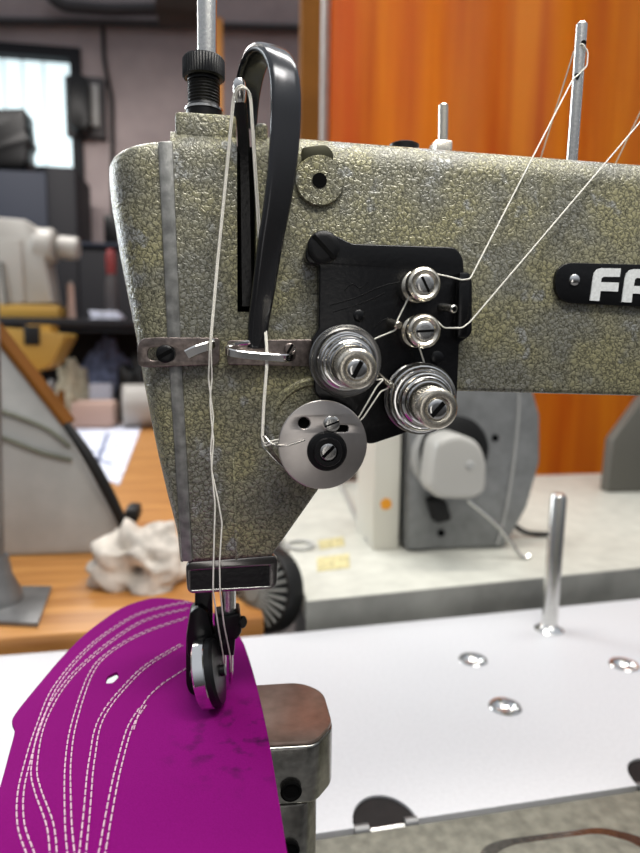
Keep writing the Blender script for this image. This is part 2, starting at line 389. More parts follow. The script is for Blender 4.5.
# back wall with a window opening
wl = P(-75, 47, YW); wr = P(76, 171, YW)
struct('wall_back', plate([(-4.5, 0), (4.0, 0), (4.0, 3.6), (-4.5, 3.6)], [[(wl.x, wr.z), (wr.x, wr.z), (wr.x, wl.z), (wl.x, wl.z)]], YW, 0.12), WALL)
win = struct('window_1', plate([(wl.x-.05, wr.z-.05), (wr.x+.05, wr.z-.05), (wr.x+.05, wl.z+.05), (wl.x-.05, wl.z+.05)],
      [[(wl.x+.012, wr.z+.012), (wr.x-.012, wr.z+.012), (wr.x-.012, wl.z-.012), (wl.x+.012, wl.z-.012)]], YW-0.03, 0.10), DARK)
xs = [wl.x+.02]+[P(q, 100, YW).x for q in (-42, -19, 3, 22, 43)]+[wr.x-.02]
for a, b in zip(xs, xs[1:]):
    obj('pane', box(a+.006, b-.006, YW+.03, YW+.045, wr.z+.02, wl.z-.02), SKYGLASS, win)
mb = bmesh.new()
for q in xs[1:-1]: join(mb, box(q-.004, q+.004, YW+.032, YW+.05, wr.z+.02, wl.z-.02))
obj('glazing_bar', mb, LGREY, win)

# pipes on the wall
def pipe(pix, Y, r, label, cat='pipe', m=PIPE, name='wall_pipe', group=None):
    return obj(name, tube(taut([P(x, y, Y) for x, y in pix], 0.05), r, 10), m, None, label, cat, group)
pipe([(-60, 20), (60, 22), (340, 29)], YW-.03, .022, 'dark horizontal conduit running across the pink wall above the window', 'conduit')
pipe([(45, -10), (62, 6), (110, 10), (200, 8)], YW-.08, .035, 'dark duct curving along the top of the wall over the conduit', 'duct', name='wall_duct')
pipe([(103, 24), (104, 60), (112, 100), (113, 240)], YW-.02, .012, 'thin dark cable dropping down the pink wall from the conduit', 'cable', RUBBER, 'wall_cable')
obj('ceiling_beam', pbox(155, -30, 199, 8, 3.4, .2, .01), mat('dark brown wood', (.05, .032, .022), .7), None, 'brown beam end at the top of the picture above the knurled knob', 'beam')
# electrical box
t = thing('switch_box', P(86, 135, YW-.12), 'black electrical box on the wall right of the bright window', 'electrical box')
obj('back_plate', pbox(66, 77, 104, 136, YW-.05, .05, .01), PIPE, t)
obj('housing', prism([P(x, y, YW-.16) for x, y in rounded([(66, 74), (88, 74), (89, 130), (68, 128)], 9)], (0, .11, 0), .01), BLACKM, t)
obj('conduit_entry', pbox(91, 84, 98, 126, YW-.08, .03, .008), LGREY, t)

# dark cabinet under the window and the machine on it
t = thing('cabinet', P(30, 330, 3.45), 'dark blue cabinet standing below the bright window', 'cabinet')
cb0 = P(-90, 168, 3.45); cb1 = P(46, 168, 3.45); cb2 = P(75, 168, 3.45)
obj('body', box(cb0.x, cb1.x-.002, 3.45, 3.85, 0, cb1.z-.02, .008), DARKBLUE, t)
obj('side_panel', box(cb1.x, cb2.x, 3.45, 3.85, 0, cb1.z+.01, .008), DARK, t)
t = thing('dark_machine', P(5, 165, 3.5), 'dark machine silhouetted against the window on the blue cabinet', 'machine')
hz = cb1.z-.02; h0 = P(-60, 110, 3.3)
obj('body', prism([P(x, y, 3.5) for x, y in rounded([(-60, 110), (24, 108), (25, 132), (29, 138), (25, 147), (26, 160), (22, 166.5), (-60, 166.5)], 2)], (0, .18, 0), .01), BLACKM, t)
obj('handwheel', lathe([(0, 0), (.05, 0), (.06, .01), (.06, .025), (.05, .035), (0, .035)], P(26, 139, 3.6), (1, 0, 0), 24), BLACKM, t)
# low dark cabinet behind the shelf
t = thing('storage_rack', P(110, 320, 3.5), 'dark grey rack against the wall behind the shelf of clutter', 'rack')
q0 = P(78, 246, 3.45); q1 = P(190, 246, 3.45)
obj('body', box(q0.x, q1.x, 3.45, 3.8, 0, q0.z, .01), DARK, t)
obj('top_ledge', box(q0.x, q1.x+.01, 3.43, 3.81, q0.z, q0.z+.02, .004), DARKBLUE, t)
obj('bracket', pbox(104, 215, 118, 242.5, 3.5, .05, .01), BLACKM, t)

# ------------------------------------------------------------------ shelf with clutter
zb2 = ZB+0.012
wf = [PZ(-140, 650, zb2), PZ(264, 617.3, zb2)]
YS = 2.42
zs = P(60, 318, YS).z
s0 = P(-70, 320, YS); s1 = P(175, 320, YS)
t = thing('bench_shelf', (s0.x, YS, zb2), 'long dark shelf standing on the wooden bench at left, behind the olive machine head', 'shelf')
obj('top', box(s0.x, s1.x, YS, YS+.55, zs-.032, zs, .004), DARK, t)
for x in (s0.x+.05, s1.x-.05): obj('leg', box(x-.02, x+.02, YS+.46, YS+.50, zb2, zs-.032), DARK, t)
obj('shade_panel', box(s0.x, s1.x, YS+.50, YS+.52, zb2+.02, zs-.04), DARK, t)  # dark sheet added for the black shadow under the shelf
# ivory machine on the shelf
t = thing('ivory_machine', P(30, 317, YS+.1), 'ivory sewing machine on yellow feet standing on the dark shelf', 'sewing machine')
ym = YS+.06
obj('body', ppoly(rounded([(-40, 214), (28, 220), (40, 235), (52, 303), (-40, 306)], [0, 6, 6, 2, 0]), ym, .16, .012), IVORY, t)
obj('front_cover', ppoly(rounded([(-40, 240), (20, 238), (24, 303), (-40, 305)], 3), ym-.006, .006, .002), IVORY, t)
obj('wheel_housing', cyl2(P(34, 246, ym+.06), P(56, 247, ym+.06), .072, 28, .012), IVORY, t)
obj('handwheel', cyl2(P(58, 247, ym+.06), P(79, 249, ym+.06), .046, 28, .008), IVORY, t)
zl = P(30, 306, ym).z
a0 = P(-40, 306, ym-.01); a1 = P(58, 300, ym-.01)
obj('base', box(a0.x, a1.x, ym-.015, ym+.17, zs, zl+.004, .006), YELLOW, t)
obj('lever', tube(catmull([P(1, 262, ym-.012), P(4, 285, ym-.014), P(7, 306, ym-.012)], 5), .004), RUBBER, t)
# clutter on the shelf
def on_shelf(px0, py0, px1, Y, d, bev): return box(P(px0, 300, Y).x, P(px1, 300, Y).x, Y, Y+d, zs, P(px0, py0, Y).z, bev)
t = thing('spray_bottle', P(113, 318, YS+.2), 'dark bottle with a red cap on the shelf close to the olive machine head', 'bottle')
ybt = YS+.22; cbt = P(112, 300, ybt)
hb = P(112, 256, ybt).z-zs
obj('bottle_body', lathe([(0, 0), (.026, 0), (.028, .005), (.028, hb*.55), (.018, hb*.72), (0, hb*.72)], (cbt.x, ybt, zs), (0, 0, 1), 24), PIPE, t)
obj('cap', lathe([(0, hb*.72), (.02, hb*.72), (.022, hb), (.014, hb*1.1), (0, hb*1.1)], (cbt.x, ybt, zs), (0, 0, 1), 24), RED, t)
t = thing('thread_spool', P(68, 318, YS+.1), 'small pale pink cone of thread standing on the shelf beside the ivory machine', 'thread cone')
cs = P(71, 300, YS+.14)
obj('cone', lathe([(0, 0), (.018, 0), (.012, P(69, 284, YS+.14).z-zs), (0, P(69, 284, YS+.14).z-zs)], (cs.x, YS+.14, zs), (0, 0, 1), 20), PINK, t)
obj('core_tip', lathe([(0, 0), (.006, 0), (.004, .012), (0, .012)], (cs.x, YS+.14, P(69, 284, YS+.14).z), (0, 0, 1), 12), IVORY, t)
pl = bmesh.new()
for k in range(5):
    c = P(110+random.uniform(-3, 3), 312, YS+.12)
    join(pl, box(c.x-.06+random.uniform(-.01, .01), c.x+.05, YS+.06, YS+.17, zs+.007*k, zs+.007*k+.0065, .001))
obj('paper_stack', pl, [PAPER], None, 'loose stack of white paper lying on the shelf left of the olive head', 'paper')

# ------------------------------------------------------------------ wooden bench at left
wb = [PZ(-120, 664, ZB), PZ(0, 652, ZB), PZ(292, 629, ZB)]
zb2 = ZB+0.012
far = 3.1
d = (wf[1]-wf[0]).normalized()
poly = [wf[0], wf[1], wf[1]+Vector((-.10, far-wf[1].y, 0)), wf[0]+Vector((-.9, far-wf[0].y, 0))]
t = thing('wooden_bench', (wf[0].x, wf[0].y+.2, 0), 'orange wooden workbench behind the purple leather at left', 'workbench')
obj('bench_top', prism([p-Vector((0, 0, .035)) for p in poly], (0, 0, .035), .003), WOOD, t)
for p in (wf[0]+Vector((.08, .12, 0)), wf[1]+Vector((-.08, .12, 0)), poly[2]+Vector((-.1, -.1, 0)), poly[3]+Vector((.1, -.1, 0))):
    obj('leg', box(p.x-.025, p.x+.025, p.y-.025, p.y+.025, 0, zb2-.035, .003), WOOD, t)
def on_bench(px, py): return PZ(px, py, zb2)
# grey sheet panel machine
g = [PZ(-70, 556, zb2), PZ(126, 553, zb2)]
yg = g[1].y
t = thing('machine_housing', (g[0].x, yg, zb2), 'light grey slanted machine housing on the wooden bench at the left edge', 'machine housing')
gp = [(-75, 250), (0, 345), (63, 425), (131, 541), (122, 554), (-75, 557)]
gpts = [P(x, y, yg) for x, y in gp]
gpts[4].z = zb2+.0005; gpts[5].z = zb2+.0005
obj('housing', prism(gpts, (0, .05, 0), .006), LGREY, t)
obj('edge_trim', prism([P(x, y, yg-.004) for x, y in [(-75, 244), (0, 338), (66, 424), (63, 427), (0, 346), (-75, 252)]], (0, .058, 0)), BROWN, t)
obj('black_handle', tube(catmull([P(66, 424, yg-.012), P(88, 456, yg-.022), (P(112, 500, yg-.02)), P(131, 542, yg-.012)], 6), lambda s: .0055+.003*math.sin(s*3.1), 10), RUBBER, t)
obj('black_foot', pbox(124, 509, 138, 524, yg+.05, .05, .006), RUBBER, t)
for pix, lab in (([(-30, 405), (0, 411), (45, 428), (70, 447)], 0), ([(-30, 432), (0, 437), (40, 452), (72, 460)], 1)):
    obj('cable', tube(catmull([P(x, y, yg-.004) for x, y in pix], 6), .0032, 8), mat('grey green cable', (.12, .125, .09), .5), t)
# stand
cst = on_bench(6, 607)
t = thing('lamp_stand', cst, 'grey metal pole on a square base plate at the left edge of the wooden bench', 'stand')
tp = [on_bench(-30, 624), on_bench(38, 628), on_bench(52, 590), on_bench(-20, 590)]
obj('base_plate', prism(tp, (0, 0, .006), .001), POLE, t)
cc = on_bench(-5, 605)+Vector((0, 0, .006))
obj('collar', lathe([(0, 0), (.032, 0), (.030, .01), (.021, .03), (.017, .055), (0, .055)], cc, (0, 0, 1), 28), POLE, t)
tdir = (P(-10, 380, cc.y)-cc)
obj('pole', cyl2(cc+tdir*.1, cc+tdir*1.6, .0115, 20), POLE, t)
# rag
def blob(c, sx, sy, sz, seed, amp, freq, sub=5, hole=None):
    bm = bmesh.new(); bmesh.ops.create_icosphere(bm, subdivisions=sub, radius=1)
    for v in bm.verts:
        n = v.co.normalized(); q = n*freq+Vector((seed, seed*2, 0))
        wv = noise.noise(q*.8+Vector((4, 1, 2)))*3.2
        dd = 1+amp*.8*noise.noise(q)+amp*.20*math.sin(7*(n.x*.6+n.z*1.1-n.y*.4)+2.2*wv)+amp*.10*noise.noise(q*3)
        if hole:
            h = max(0, 1-(n-hole).length/.42); dd -= .55*h*h*(3-2*h)
        v.co = Vector((n.x*dd*sx, n.y*dd*sy, max(n.z*dd, -.55)*sz))+c
    return bm
cr = on_bench(140, 590)
obj('cotton_rag', blob(cr+Vector((0, .03, .026)), .062, .05, .049, 3.1, .55, 1.7, 5, Vector((-.05, -.95, -.12)).normalized()), RAG, None, 'crumpled dirty white rag lying on the wooden bench behind the leather', 'rag', ang=180)
# papers etc on the bench
def sheet(pix, name, m, label, cat, dz=0, th=.0015):
    return obj(name, prism([PZ(x, y, zb2+dz) for x, y in pix], (0, 0, th)), m, None, label, cat)
t = thing('printed_sheet', on_bench(110, 460), 'white printed sheet with a blue drawing lying on the wooden bench', 'paper')
obj('sheet', prism([PZ(x, y, zb2) for x, y in [(62, 428), (143, 423), (119, 486), (72, 462)]], (0, 0, .002)), PAPER, t)
db = bmesh.new()
for (x0, y0, x1, y1) in [(88, 438, 118, 434), (108, 433, 96, 466), (90, 452, 122, 446), (92, 458, 112, 464)]:
    a = PZ(x0, y0, zb2+.0022); b = PZ(x1, y1, zb2+.0022); n = Vector((-(b-a).y, (b-a).x, 0)).normalized()*.006
    add_prism(db, [a-n, b-n, b+n, a+n], (0, 0, .0005))
obj('drawing', db, BLUECLOTH, t)
def slab(pix, h, name, m, label, cat, bev=.008):
    return obj(name, prism([PZ(x, y, zb2) for x, y in pix], (0, 0, h), bev), m, None, label, cat)
def based(px0, py0, px1, Y, dep, bev):
    return box(P(px0, 420, Y).x, P(px1, 420, Y).x, Y, Y+dep, zb2, P(px0, py0, Y).z, bev)
obj('foam_block', based(70, 402, 114, 2.24, .14, .02), PINK, None, 'pale pink foam block on the bench behind the printed sheet', 'foam block')
rc = P(128, 408, 2.2); rr_ = rc.z-zb2
obj('paper_roll', cyl2((P(119, 410, 2.2).x, 2.2+rr_, rc.z), (P(165, 410, 2.2).x, 2.24+rr_, rc.z), rr_, 24, .004), IVORY, None, 'white roll lying on the bench against the olive machine head', 'roll')
cz_ = P(72, 376, 2.40)
obj('cloth_bundle', blob(Vector((cz_.x-.02, 2.50, zb2+.09)), .065, .06, .15, 7.7, .5, 1.6), mat('olive beige cloth', (.40, .37, .28), .95, 0, .3, 40, .2), None, 'beige crumpled cloth bundle on the bench beside the yellow bin', 'cloth', ang=180)
obj('white_carton', based(90, 384, 112, 2.42, .08, .004), mat('grey white carton', (.44, .46, .54), .8), None, 'pale carton standing on the bench in front of the blue cloth', 'box')
cz_ = P(104, 370, 2.66)
obj('blue_cloth', blob(Vector((cz_.x, 2.70, zb2+.125)), .12, .06, .20, 1.7, .4, 1.8), BLUECLOTH, None, 'dark blue cloth heap on the bench in the shadow under the shelf', 'cloth', ang=180)
cz_ = P(128, 370, 2.36)
obj('black_bag', blob(Vector((cz_.x+.02, 2.49, zb2+.095)), .085, .08, .165, 5.2, .45, 1.5), RUBBER, None, 'black crumpled bag on the bench touching the olive machine head edge', 'bag', ang=180)
for px, h, m, lab in ((46, .19, POLE, 'grey'), (57, .15, BROWN, 'brown')):
    c = Vector((P(px, 410, 2.2).x, 2.2, zb2))
    obj('tool_handle', lathe([(0, 0), (.016, 0), (.012, h*.3), (.016, h*.7), (.011, h), (0, h)], c, (.12, .05, 1), 14), m, None, lab+' upright tool handle on the bench just behind the slanted housing', 'tool')
# yellow bin hanging under the shelf
t = thing('yellow_bin', P(35, 330, YS-.1), 'yellow plastic funnel bin hung under the shelf front at left', 'bin')
yb = YS-.22
obj('bin_body', prism([P(x, y, yb) for x, y in rounded([(-12, 326), (66, 334), (50, 366), (34, 372), (18, 368), (2, 350)], 5)], (0, .20, 0), .012), YELLOW, t)
obj('clip', pbox(24, 326, 39, 345, yb-.008, .02, .003), RUBBER, t)
obj('outlet', cyl2(P(34, 370, yb+.08), P(34, 383, yb+.08), .028, 20), RUBBER, t)
obj('hanger', box(P(20, 330, yb).x, P(44, 330, yb).x, yb+.09, yb+.2, P(30, 332, yb).z-.01, zs-.032), YELLOW, t)

# ------------------------------------------------------------------ frame post, rods and the curtain
YC = 1.5
def upright(px0, px1, Y, name, m, label, cat, bot=0.0):
    a = P(px0, 60, Y); b = P(px1, 60, Y)
    return obj(name, box(a.x, b.x, Y, Y+.05, bot, 2.75, .004), m, None, label, cat)
upright(301, 321, YC-.02, 'curtain_post', BROWN, 'brown ochre upright post at the left edge of the orange curtain', 'post')
upright(323, 331, YC+.10, 'white_pipe', LGREY, 'pale upright pipe between the brown post and the orange curtain', 'pipe')
upright(214, 223, 3.2, 'orange_post', ORANGEP, 'thin orange upright post seen beside the steel rod of the knurled knob', 'post')
cbm = bmesh.new(); x0 = P(331, 60, YC).x; x1 = 2.3; nx = 240; nz = 14
zt, zb_ = 2.7, 0.03
grid = []
for i in range(nx+1):
    s = i/nx; x = x0+(x1-x0)*s
    row = []
    for j in range(nz+1):
        q = j/nz; z = zb_+(zt-zb_)*q
        y = YC+.04+.016*math.sin(x*13+1.2*math.sin(x*5+q))+.005*math.sin(x*31+2*q)+.012*noise.noise(Vector((x*9, q*1.5, 3)))
        row.append(cbm.verts.new((x, y, z)))
    grid.append(row)
for i in range(nx):
    for j in range(nz): cbm.faces.new((grid[i][j], grid[i+1][j], grid[i+1][j+1], grid[i][j+1]))
bmesh.ops.solidify(cbm, geom=cbm.faces[:], thickness=.002)
obj('curtain', cbm, CURT, None, 'orange hanging curtain with soft vertical folds behind the sewing machine', 'curtain', ang=180)

# ------------------------------------------------------------------ cream table behind
zc = CAM.z-.29
c0 = PZ(300, 601, zc); c1 = PZ(690, 562, zc)
dd = (c1-c0); back0 = c0+Vector((.0, .66, 0)); back1 = c1+Vector((.25, .62, 0))
t = thing('cream_table', (c0.x+.2, c0.y+.3, 0), 'off white work table with a grey edge behind the white table', 'table')
top = [c0+Vector((.008, 0, 0)), c1+dd*.3, back1+dd*.3, back0]
obj('table_top', prism([p-Vector((0, 0, .03)) for p in top], (0, 0, .03), .002), CREAM, t)
fr = [c0+Vector((.007, -.0015, 0)), c1+dd*.3-Vector((0, .0015, 0))]
obj('edge_band', prism([fr[0]-Vector((0, 0, .055)), fr[1]-Vector((0, 0, .055)), fr[1]-Vector((0, 0, .001)), fr[0]-Vector((0, 0, .001))], (0, .0045, 0)), EDGE, t)
for p in (top[0]+Vector((.06, .1, 0)), top[1]+Vector((-.1, .1, 0)), top[2]+Vector((-.1, -.08, 0)), top[3]+Vector((.08, -.08, 0))):
    obj('leg', box(p.x-.02, p.x+.02, p.y-.02, p.y+.02, 0, zc-.03), POLE, t)
for pix in ([(318, 541), (343, 537), (345, 546), (320, 550)], [(317, 558), (349, 554), (350, 568), (317, 572)]):
    obj('sticker', prism([PZ(x, y, zc) for x, y in pix], (0, 0, .0008)), STICK, t, 'yellowed paper sticker')
# grey machine on the cream table
q = PZ(410, 552, zc); yq = q.y
t = thing('grey_machine', (q.x+.1, yq+.08, zc), 'grey machine with a rounded side and a pale knob on the cream table', 'machine')
hp = [(398, 552), (406, 553), (506, 545), (528, 508), (541, 462), (541, 415), (520, 340), (480, 300), (412, 300)]
pts = [P(x, y, yq) for x, y in hp]
for i in (0, 1, 2): pts[i].z = zc+.0005
obj('housing', prism([pts[1]]+pts[2:], (0, .15, 0), .008, 3), GREYM, t)
sp = [P(x, y, yq-.004) for x, y in rounded([(409, 395), (431, 395), (431, 548), (409, 550)], 3)]
obj('front_strip', prism(sp, (0, .006, 0), .001), GREYM, t)
obj('seam_line', tube(catmull([P(x, y, yq-.0015) for x, y in [(516, 350), (519, 400), (514, 460), (506, 510), (497, 545)]], 8), .0018, 8), LGREY, t, 'pale curved seam line')
c = P(443, 456, yq)
r1 = 35*S(445, 455, yq)
obj('ring', lathe([(r1*.55, 0), (r1, 0), (r1, .012), (r1*.9, .016), (r1*.55, .016)], c, (0, -1, 0), 36), LGREY, t)
c = P(453, 450, yq-.016)
obj('dark_ring', lathe([(0, 0), (r1*.98, 0), (r1*.98, .008), (r1*.8, .012), (0, .012)], c, (0, -1, 0), 36), RUBBER, t)
kn = rounded([(434, 462), (438, 440), (458, 433), (480, 442), (488, 462), (487, 492), (474, 500), (438, 499), (431, 490)], 9)
k = obj('knob', prism([P(x, y, yq-.085) for x, y in kn], (0, .058, 0), .010, 4), KNOBM, t, 'pale grey knob')
obj('cap_screw', lathe([(0, 0), (.0065, 0), (.005, .003), (0, .003)], P(470, 465, yq-.085), (0, -1, 0), 20), LGREY, k)
for (px, py) in ((495, 438), (441, 533)): obj('screw_hole', lathe([(0, 0), (.0055, 0), (.0055, .001), (0, .001)], P(px, py, yq), (0, -1, 0), 18), DARKHOLE, t)
obj('lower_shadow_bracket', ppoly(rounded([(428, 500), (446, 500), (452, 520), (436, 524)], 4), yq-.02, .02, .003), RUBBER, t)
o_ = t.children[-1]; o_.name = 'bracket'  # black piece standing for the shade under the knob
obj('hook_wire', tube(catmull([P(468, 500, yq-.03), P(500, 528, yq-.04), P(520, 556, yq-.05), P(530, 556, yq-.05)], 6), .003, 8), STEEL, t)
obj('rear_lever', tube(catmull([P(508, 520, yq+.06), P(525, 532, yq+.05), P(548, 534, yq+.05), P(560, 530, yq+.05)], 6), .004, 8), RUBBER, t)
# cream box left of it
qb = PZ(372, 530, zc); yqb = yq+.012
t = thing('cream_box', (qb.x, yqb, zc), 'cream narrow sheet metal box with an orange dot left of the grey machine', 'box')
bp = [P(x, y, yqb) for x, y in [(376, 395), (404, 395), (402, 540), (378, 528)]]
bp[2].z = zc+.0005; bp[3].z = zc+.0005
x_l, x_r = bp[0].x, P(400, 500, yqb).x
obj('body', box(x_l, x_r, yqb, yqb+.12, zc, P(380, 300, yqb).z, .003), BEIGE, t)
obj('dot', lathe([(0, 0), (.0085, 0), (.0085, .001), (0, .001)], P(386, 504, yqb), (0, -1, 0), 24), mat('orange dot', (.75, .30, .01), .5), t, 'orange round dot')
obj('bent_wire', tube(taut([PZ(338, 480, zc+.0045), PZ(369, 541, zc+.0045), PZ(384, 545, zc+.0045)], .012), .0042, 10), IVORY, None, 'pale bent wire rod lying on the cream table left of the cream box', 'wire')
obj('dark_crate', box(P(318, 470, 1.12).x, P(374, 470, 1.12).x, 1.12, 1.3, zc, P(340, 430, 1.12).z, .004), mat('brown grey crate', (.12, .085, .07), .7), None, 'dark brownish crate at the back of the cream table behind the black bracket', 'crate')
# grey slanted block at right
yk = .95
kp = [P(x, y, yk) for x, y in [(606, 512), (613, 440), (645, 396), (730, 380), (730, 512)]]
for i in (0, 4): kp[i].z = zc+.0005
kdepth = .03
obj('grey_metal_block', prism(kp, (0, kdepth, 0), .004), mat('dark olive grey metal', (.105, .10, .085), .5, .1), None, 'dark grey slanted metal block on the cream table at the right edge', 'block')
# small wire ring by the pulley
obj('wire_ring', tube([PZ(300, 545, zc+.003)+Vector((.020*math.cos(a*math.pi/12), .020*math.sin(a*math.pi/12), 0)) for a in range(25)], .0025, 8), LGREY, None, 'small pale ring lying at the left corner of the cream table', 'ring')
# black ribbed pulley on the white table edge
yp_ = .49
cpu = P(261, 590, yp_); rp = .052
t = thing('drive_pulley', cpu-Vector((0, 0, rp)), 'black wheel with grey ribs standing behind the machine nose', 'pulley')
ax = Vector((-.74, -.62, .22)).normalized()
obj('wheel', lathe([(0, -.024), (rp*.93, -.024), (rp, -.020), (rp, .0), (rp*.96, .004), (rp*.90, .003), (rp*.86, .0), (rp*.25, .012), (0, .012)], cpu, ax, 48), RUBBER, t)
a_, u_, v_ = frame_of(ax); fb = bmesh.new()
add_lathe(fb, [(0, .010), (rp*.24, .010), (rp*.24, .016), (0, .016)], cpu, ax, 24)
for i in range(26):
    w = 2*math.pi*i/26; e_ = u_*math.cos(w)+v_*math.sin(w)
    add_tube(fb, [cpu+a_*.0125+e_*rp*.20, cpu+a_*.0075+e_*rp*.55, cpu+a_*.002+e_*rp*.87], .0019, 6)
obj('ribs', fb, mat('grey plastic rib', (.21, .21, .19), .5), t)
obj('axle', cyl2(cpu-a_*.02, cpu-a_*.075, .008, 18), POLE, t)

# ------------------------------------------------------------------ white work table
e = [PZ(250, 843, ZB), PZ(320, 833, ZB), PZ(640, 785, ZB)]
fd = (e[2]-e[1]).normalized()
fl = e[1]-fd*.75; frr = e[2]+fd*.35
bL = PZ(-160, 668, ZB); bM = PZ(285, 634, ZB); bR = PZ(640, 599, ZB); bR = bR+(bR-bM)*.35
hw = bmesh.new()
def table_poly(notches):
    n = Vector((-fd.y, fd.x, 0)); out = [(fl.x, fl.y)]
    for c, r in notches:
        for i in range(17):
            a = math.pi-math.pi*i/16; p = c+fd*math.cos(a)*r+n*math.sin(a)*r*1.25; out.append((p.x, p.y))
    out += [(frr.x, frr.y), (bR.x, bR.y), (bM.x, bM.y), (bL.x, bL.y)]
    return out
def on_front(px, py):
    p = PZ(px, py, ZB); s = (p-e[1]).dot(fd); return e[1]+fd*s
notches = [(on_front(386, 823), .0225), (on_front(664, 782), .0225)]
holes_px = [(473, 660), (505, 707), (624, 665)]
hr_ = .0125
tb = plate(table_poly(notches), [circ(PZ(x, y, ZB).x, PZ(x, y, ZB).y, hr_) for x, y in holes_px], 0, .03, 0)
for v in tb.verts: v.co = Vector((v.co.x, v.co.z, ZB-.03+v.co.y))
t = thing('white_table', (e[1].x, e[1].y+.1, 0), 'white laminate work table surface beside the post of the machine', 'table')
obj('table_top', tb, WHITE, t)
for x, y in holes_px:
    c = PZ(x, y, ZB)
    obj('grommet', lathe([(hr_*1.0, .0002), (hr_*1.18, .0006), (hr_*1.10, .0016), (hr_*.92, .0014), (hr_*.85, -.001), (hr_*.6, -.0035), (hr_*.3, -.0048), (0, -.0052)], c, (0, 0, 1), 28), CHROME, t, 'shiny metal grommet cup in the table top')
edge = bmesh.new()
for (c, r), n_ in zip(notches, (1, 1)):
    n = Vector((-fd.y, fd.x, 0))
    hp_ = bmesh.new(); pts = [c+fd*math.cos(math.pi-math.pi*i/16)*r*.99+n*math.sin(math.pi*i/16)*r*1.24-Vector((0, 0, .028)) for i in range(17)]
    hh = obj('hinge_recess_fill', prism(pts, (0, 0, .0262)), mat('dark brown recess shade', (.010, .008, .008), .6, 0, .2, 90, .4, .25), t)  # near-black block fills the notch, its colour stands in for the shade inside
    for s0_, s1_ in ((-1.0, -.55), (.60, 1.0)):
        a = c+fd*r*s0_; b = c+fd*r*s1_
        obj('hinge_knuckle', cyl2(a-Vector((0, 0, .003)), b-Vector((0, 0, .003)), .0042, 16), POLE, hh)
    obj('hinge_pin', cyl2(c-fd*r*.5-Vector((0, 0, .005)), c+fd*r*.58-Vector((0, 0, .005)), .0032, 14), STEEL, hh)
for p in (Vector((fl.x+.1, fl.y+.2, 0)), Vector((frr.x-.1, frr.y+.12, 0)), Vector((bR.x-.1, bR.y-.03, 0)), Vector((bL.x+.3, bL.y-.06, 0))):
    obj('leg', box(p.x-.02, p.x+.02, p.y-.02, p.y+.02, 0, ZB-.03), POLE, t)
# spool pin on the white table
sb = PZ(549, 630, ZB)
t = thing('spool_pin', sb, 'steel spool pin standing upright at the rear of the white table', 'spool pin')
obj('flange', lathe([(0, 0), (.0165, 0), (.0165, .0015), (.011, .005), (.0095, .007), (0, .007)], sb, (0, 0, 1), 28), CHROME, t)
st = P(559, 494, sb.y); st.y = sb.y
obj('pin', lathe([(0, .0), (.0088, .0), (.0088, (st.z-sb.z)-.004), (.0065, (st.z-sb.z)), (0, (st.z-sb.z))], sb, (st.x-sb.x, 0, st.z-sb.z), 24), STEEL, t)

# ------------------------------------------------------------------ THE SEWING MACHINE
mc = thing('sewing_machine', (0.02, .06, ZB), 'olive grey hammered industrial post bed sewing machine filling the foreground', 'sewing machine')
# bed plate
n = Vector((-fd.y, fd.x, 0)); g1 = e[1]-n*.0042-fd*.20; g2 = e[2]-n*.0042+fd*.30
bed = [g1-n*.19, g2-n*.19, g2, g1]
obj('bed', prism([p-Vector((0, 0, .045)) for p in bed], (0, 0, .0442), .001), BEDM, mc)
cv = [PZ(x, y, ZB) for x, y in rounded([(480, 850), (500, 842), (600, 829), (640, 838), (690, 870), (640, 960), (470, 980)], 12)]
obj('cover_plate', prism([Vector((p.x, p.y, ZB-.002)) for p in cv], (0, 0, .004), .0012), POSTM, mc)
cv2 = [PZ(x, y, ZB) for x, y in rounded([(494, 858), (512, 849), (598, 837), (632, 846), (670, 872), (630, 960), (486, 970)], 12)]
obj('cover_inlay', prism([Vector((p.x, p.y, ZB+.002)) for p in cv2], (0, 0, .001)), BEDM, mc)
# post
pr = PZ(327, 700, ZP)
pf = PZ(305, 742, ZP); pb = PZ(305, 681, ZP); pl_ = PZ(200, 742, ZP)
xr = pr.x; y0 = pf.y; y1 = pb.y; xl = xr-.058
ptop = rounded([(xl, y0+.002), (xr-.0095, y0), (xr, y0+.012), (xr, y1-.010), (xr-.010, y1), (xl, y1)], [.006, .004, .005, .012, .012, .012], 6)
zlow = P(322, 792, y0+.012).z
post = obj('post_head', prism([(x, y, zlow+.004) for x, y in ptop], (0, 0, ZP-zlow-.006), .0014, 3), POSTM, mc)
obj('throat_plate', prism([(x, y, ZP-.002) for x, y in [((x-(xl+xr)/2)*.985+(xl+xr)/2, (y-(y0+y1)/2)*.985+(y0+y1)/2) for x, y in ptop]], (0, 0, .002), .0009), POSTTOP, post, 'oily brown steel top of the post')
xs_ = P(316, 830, y0+.012).x
obj('post_column', prism([(x, y, ZB-.002) for x, y in rounded([(xl+.004, y0+.001), (xs_-.006, y0), (xs_, y0+.010), (xs_, y1-.004), (xl+.004, y1-.004)], .003, 3)], (0, 0, zlow+.006-ZB), .0008), POSTM, mc)
for px, py, r in ((291, 791, .0042), (289, 850, .0042), (318, 744, .0026)):
    yy = y0-.0006 if px < 300 else y0+.006
    obj('screw_hole', lathe([(0, 0), (r, 0), (r*1.08, .0006), (r*.9, .0010), (r*.7, .0004), (0, .0004)], P(px, py, yy), (0, -1, 0) if px < 300 else (.75, -.65, 0), 24), DARKHOLE, post)

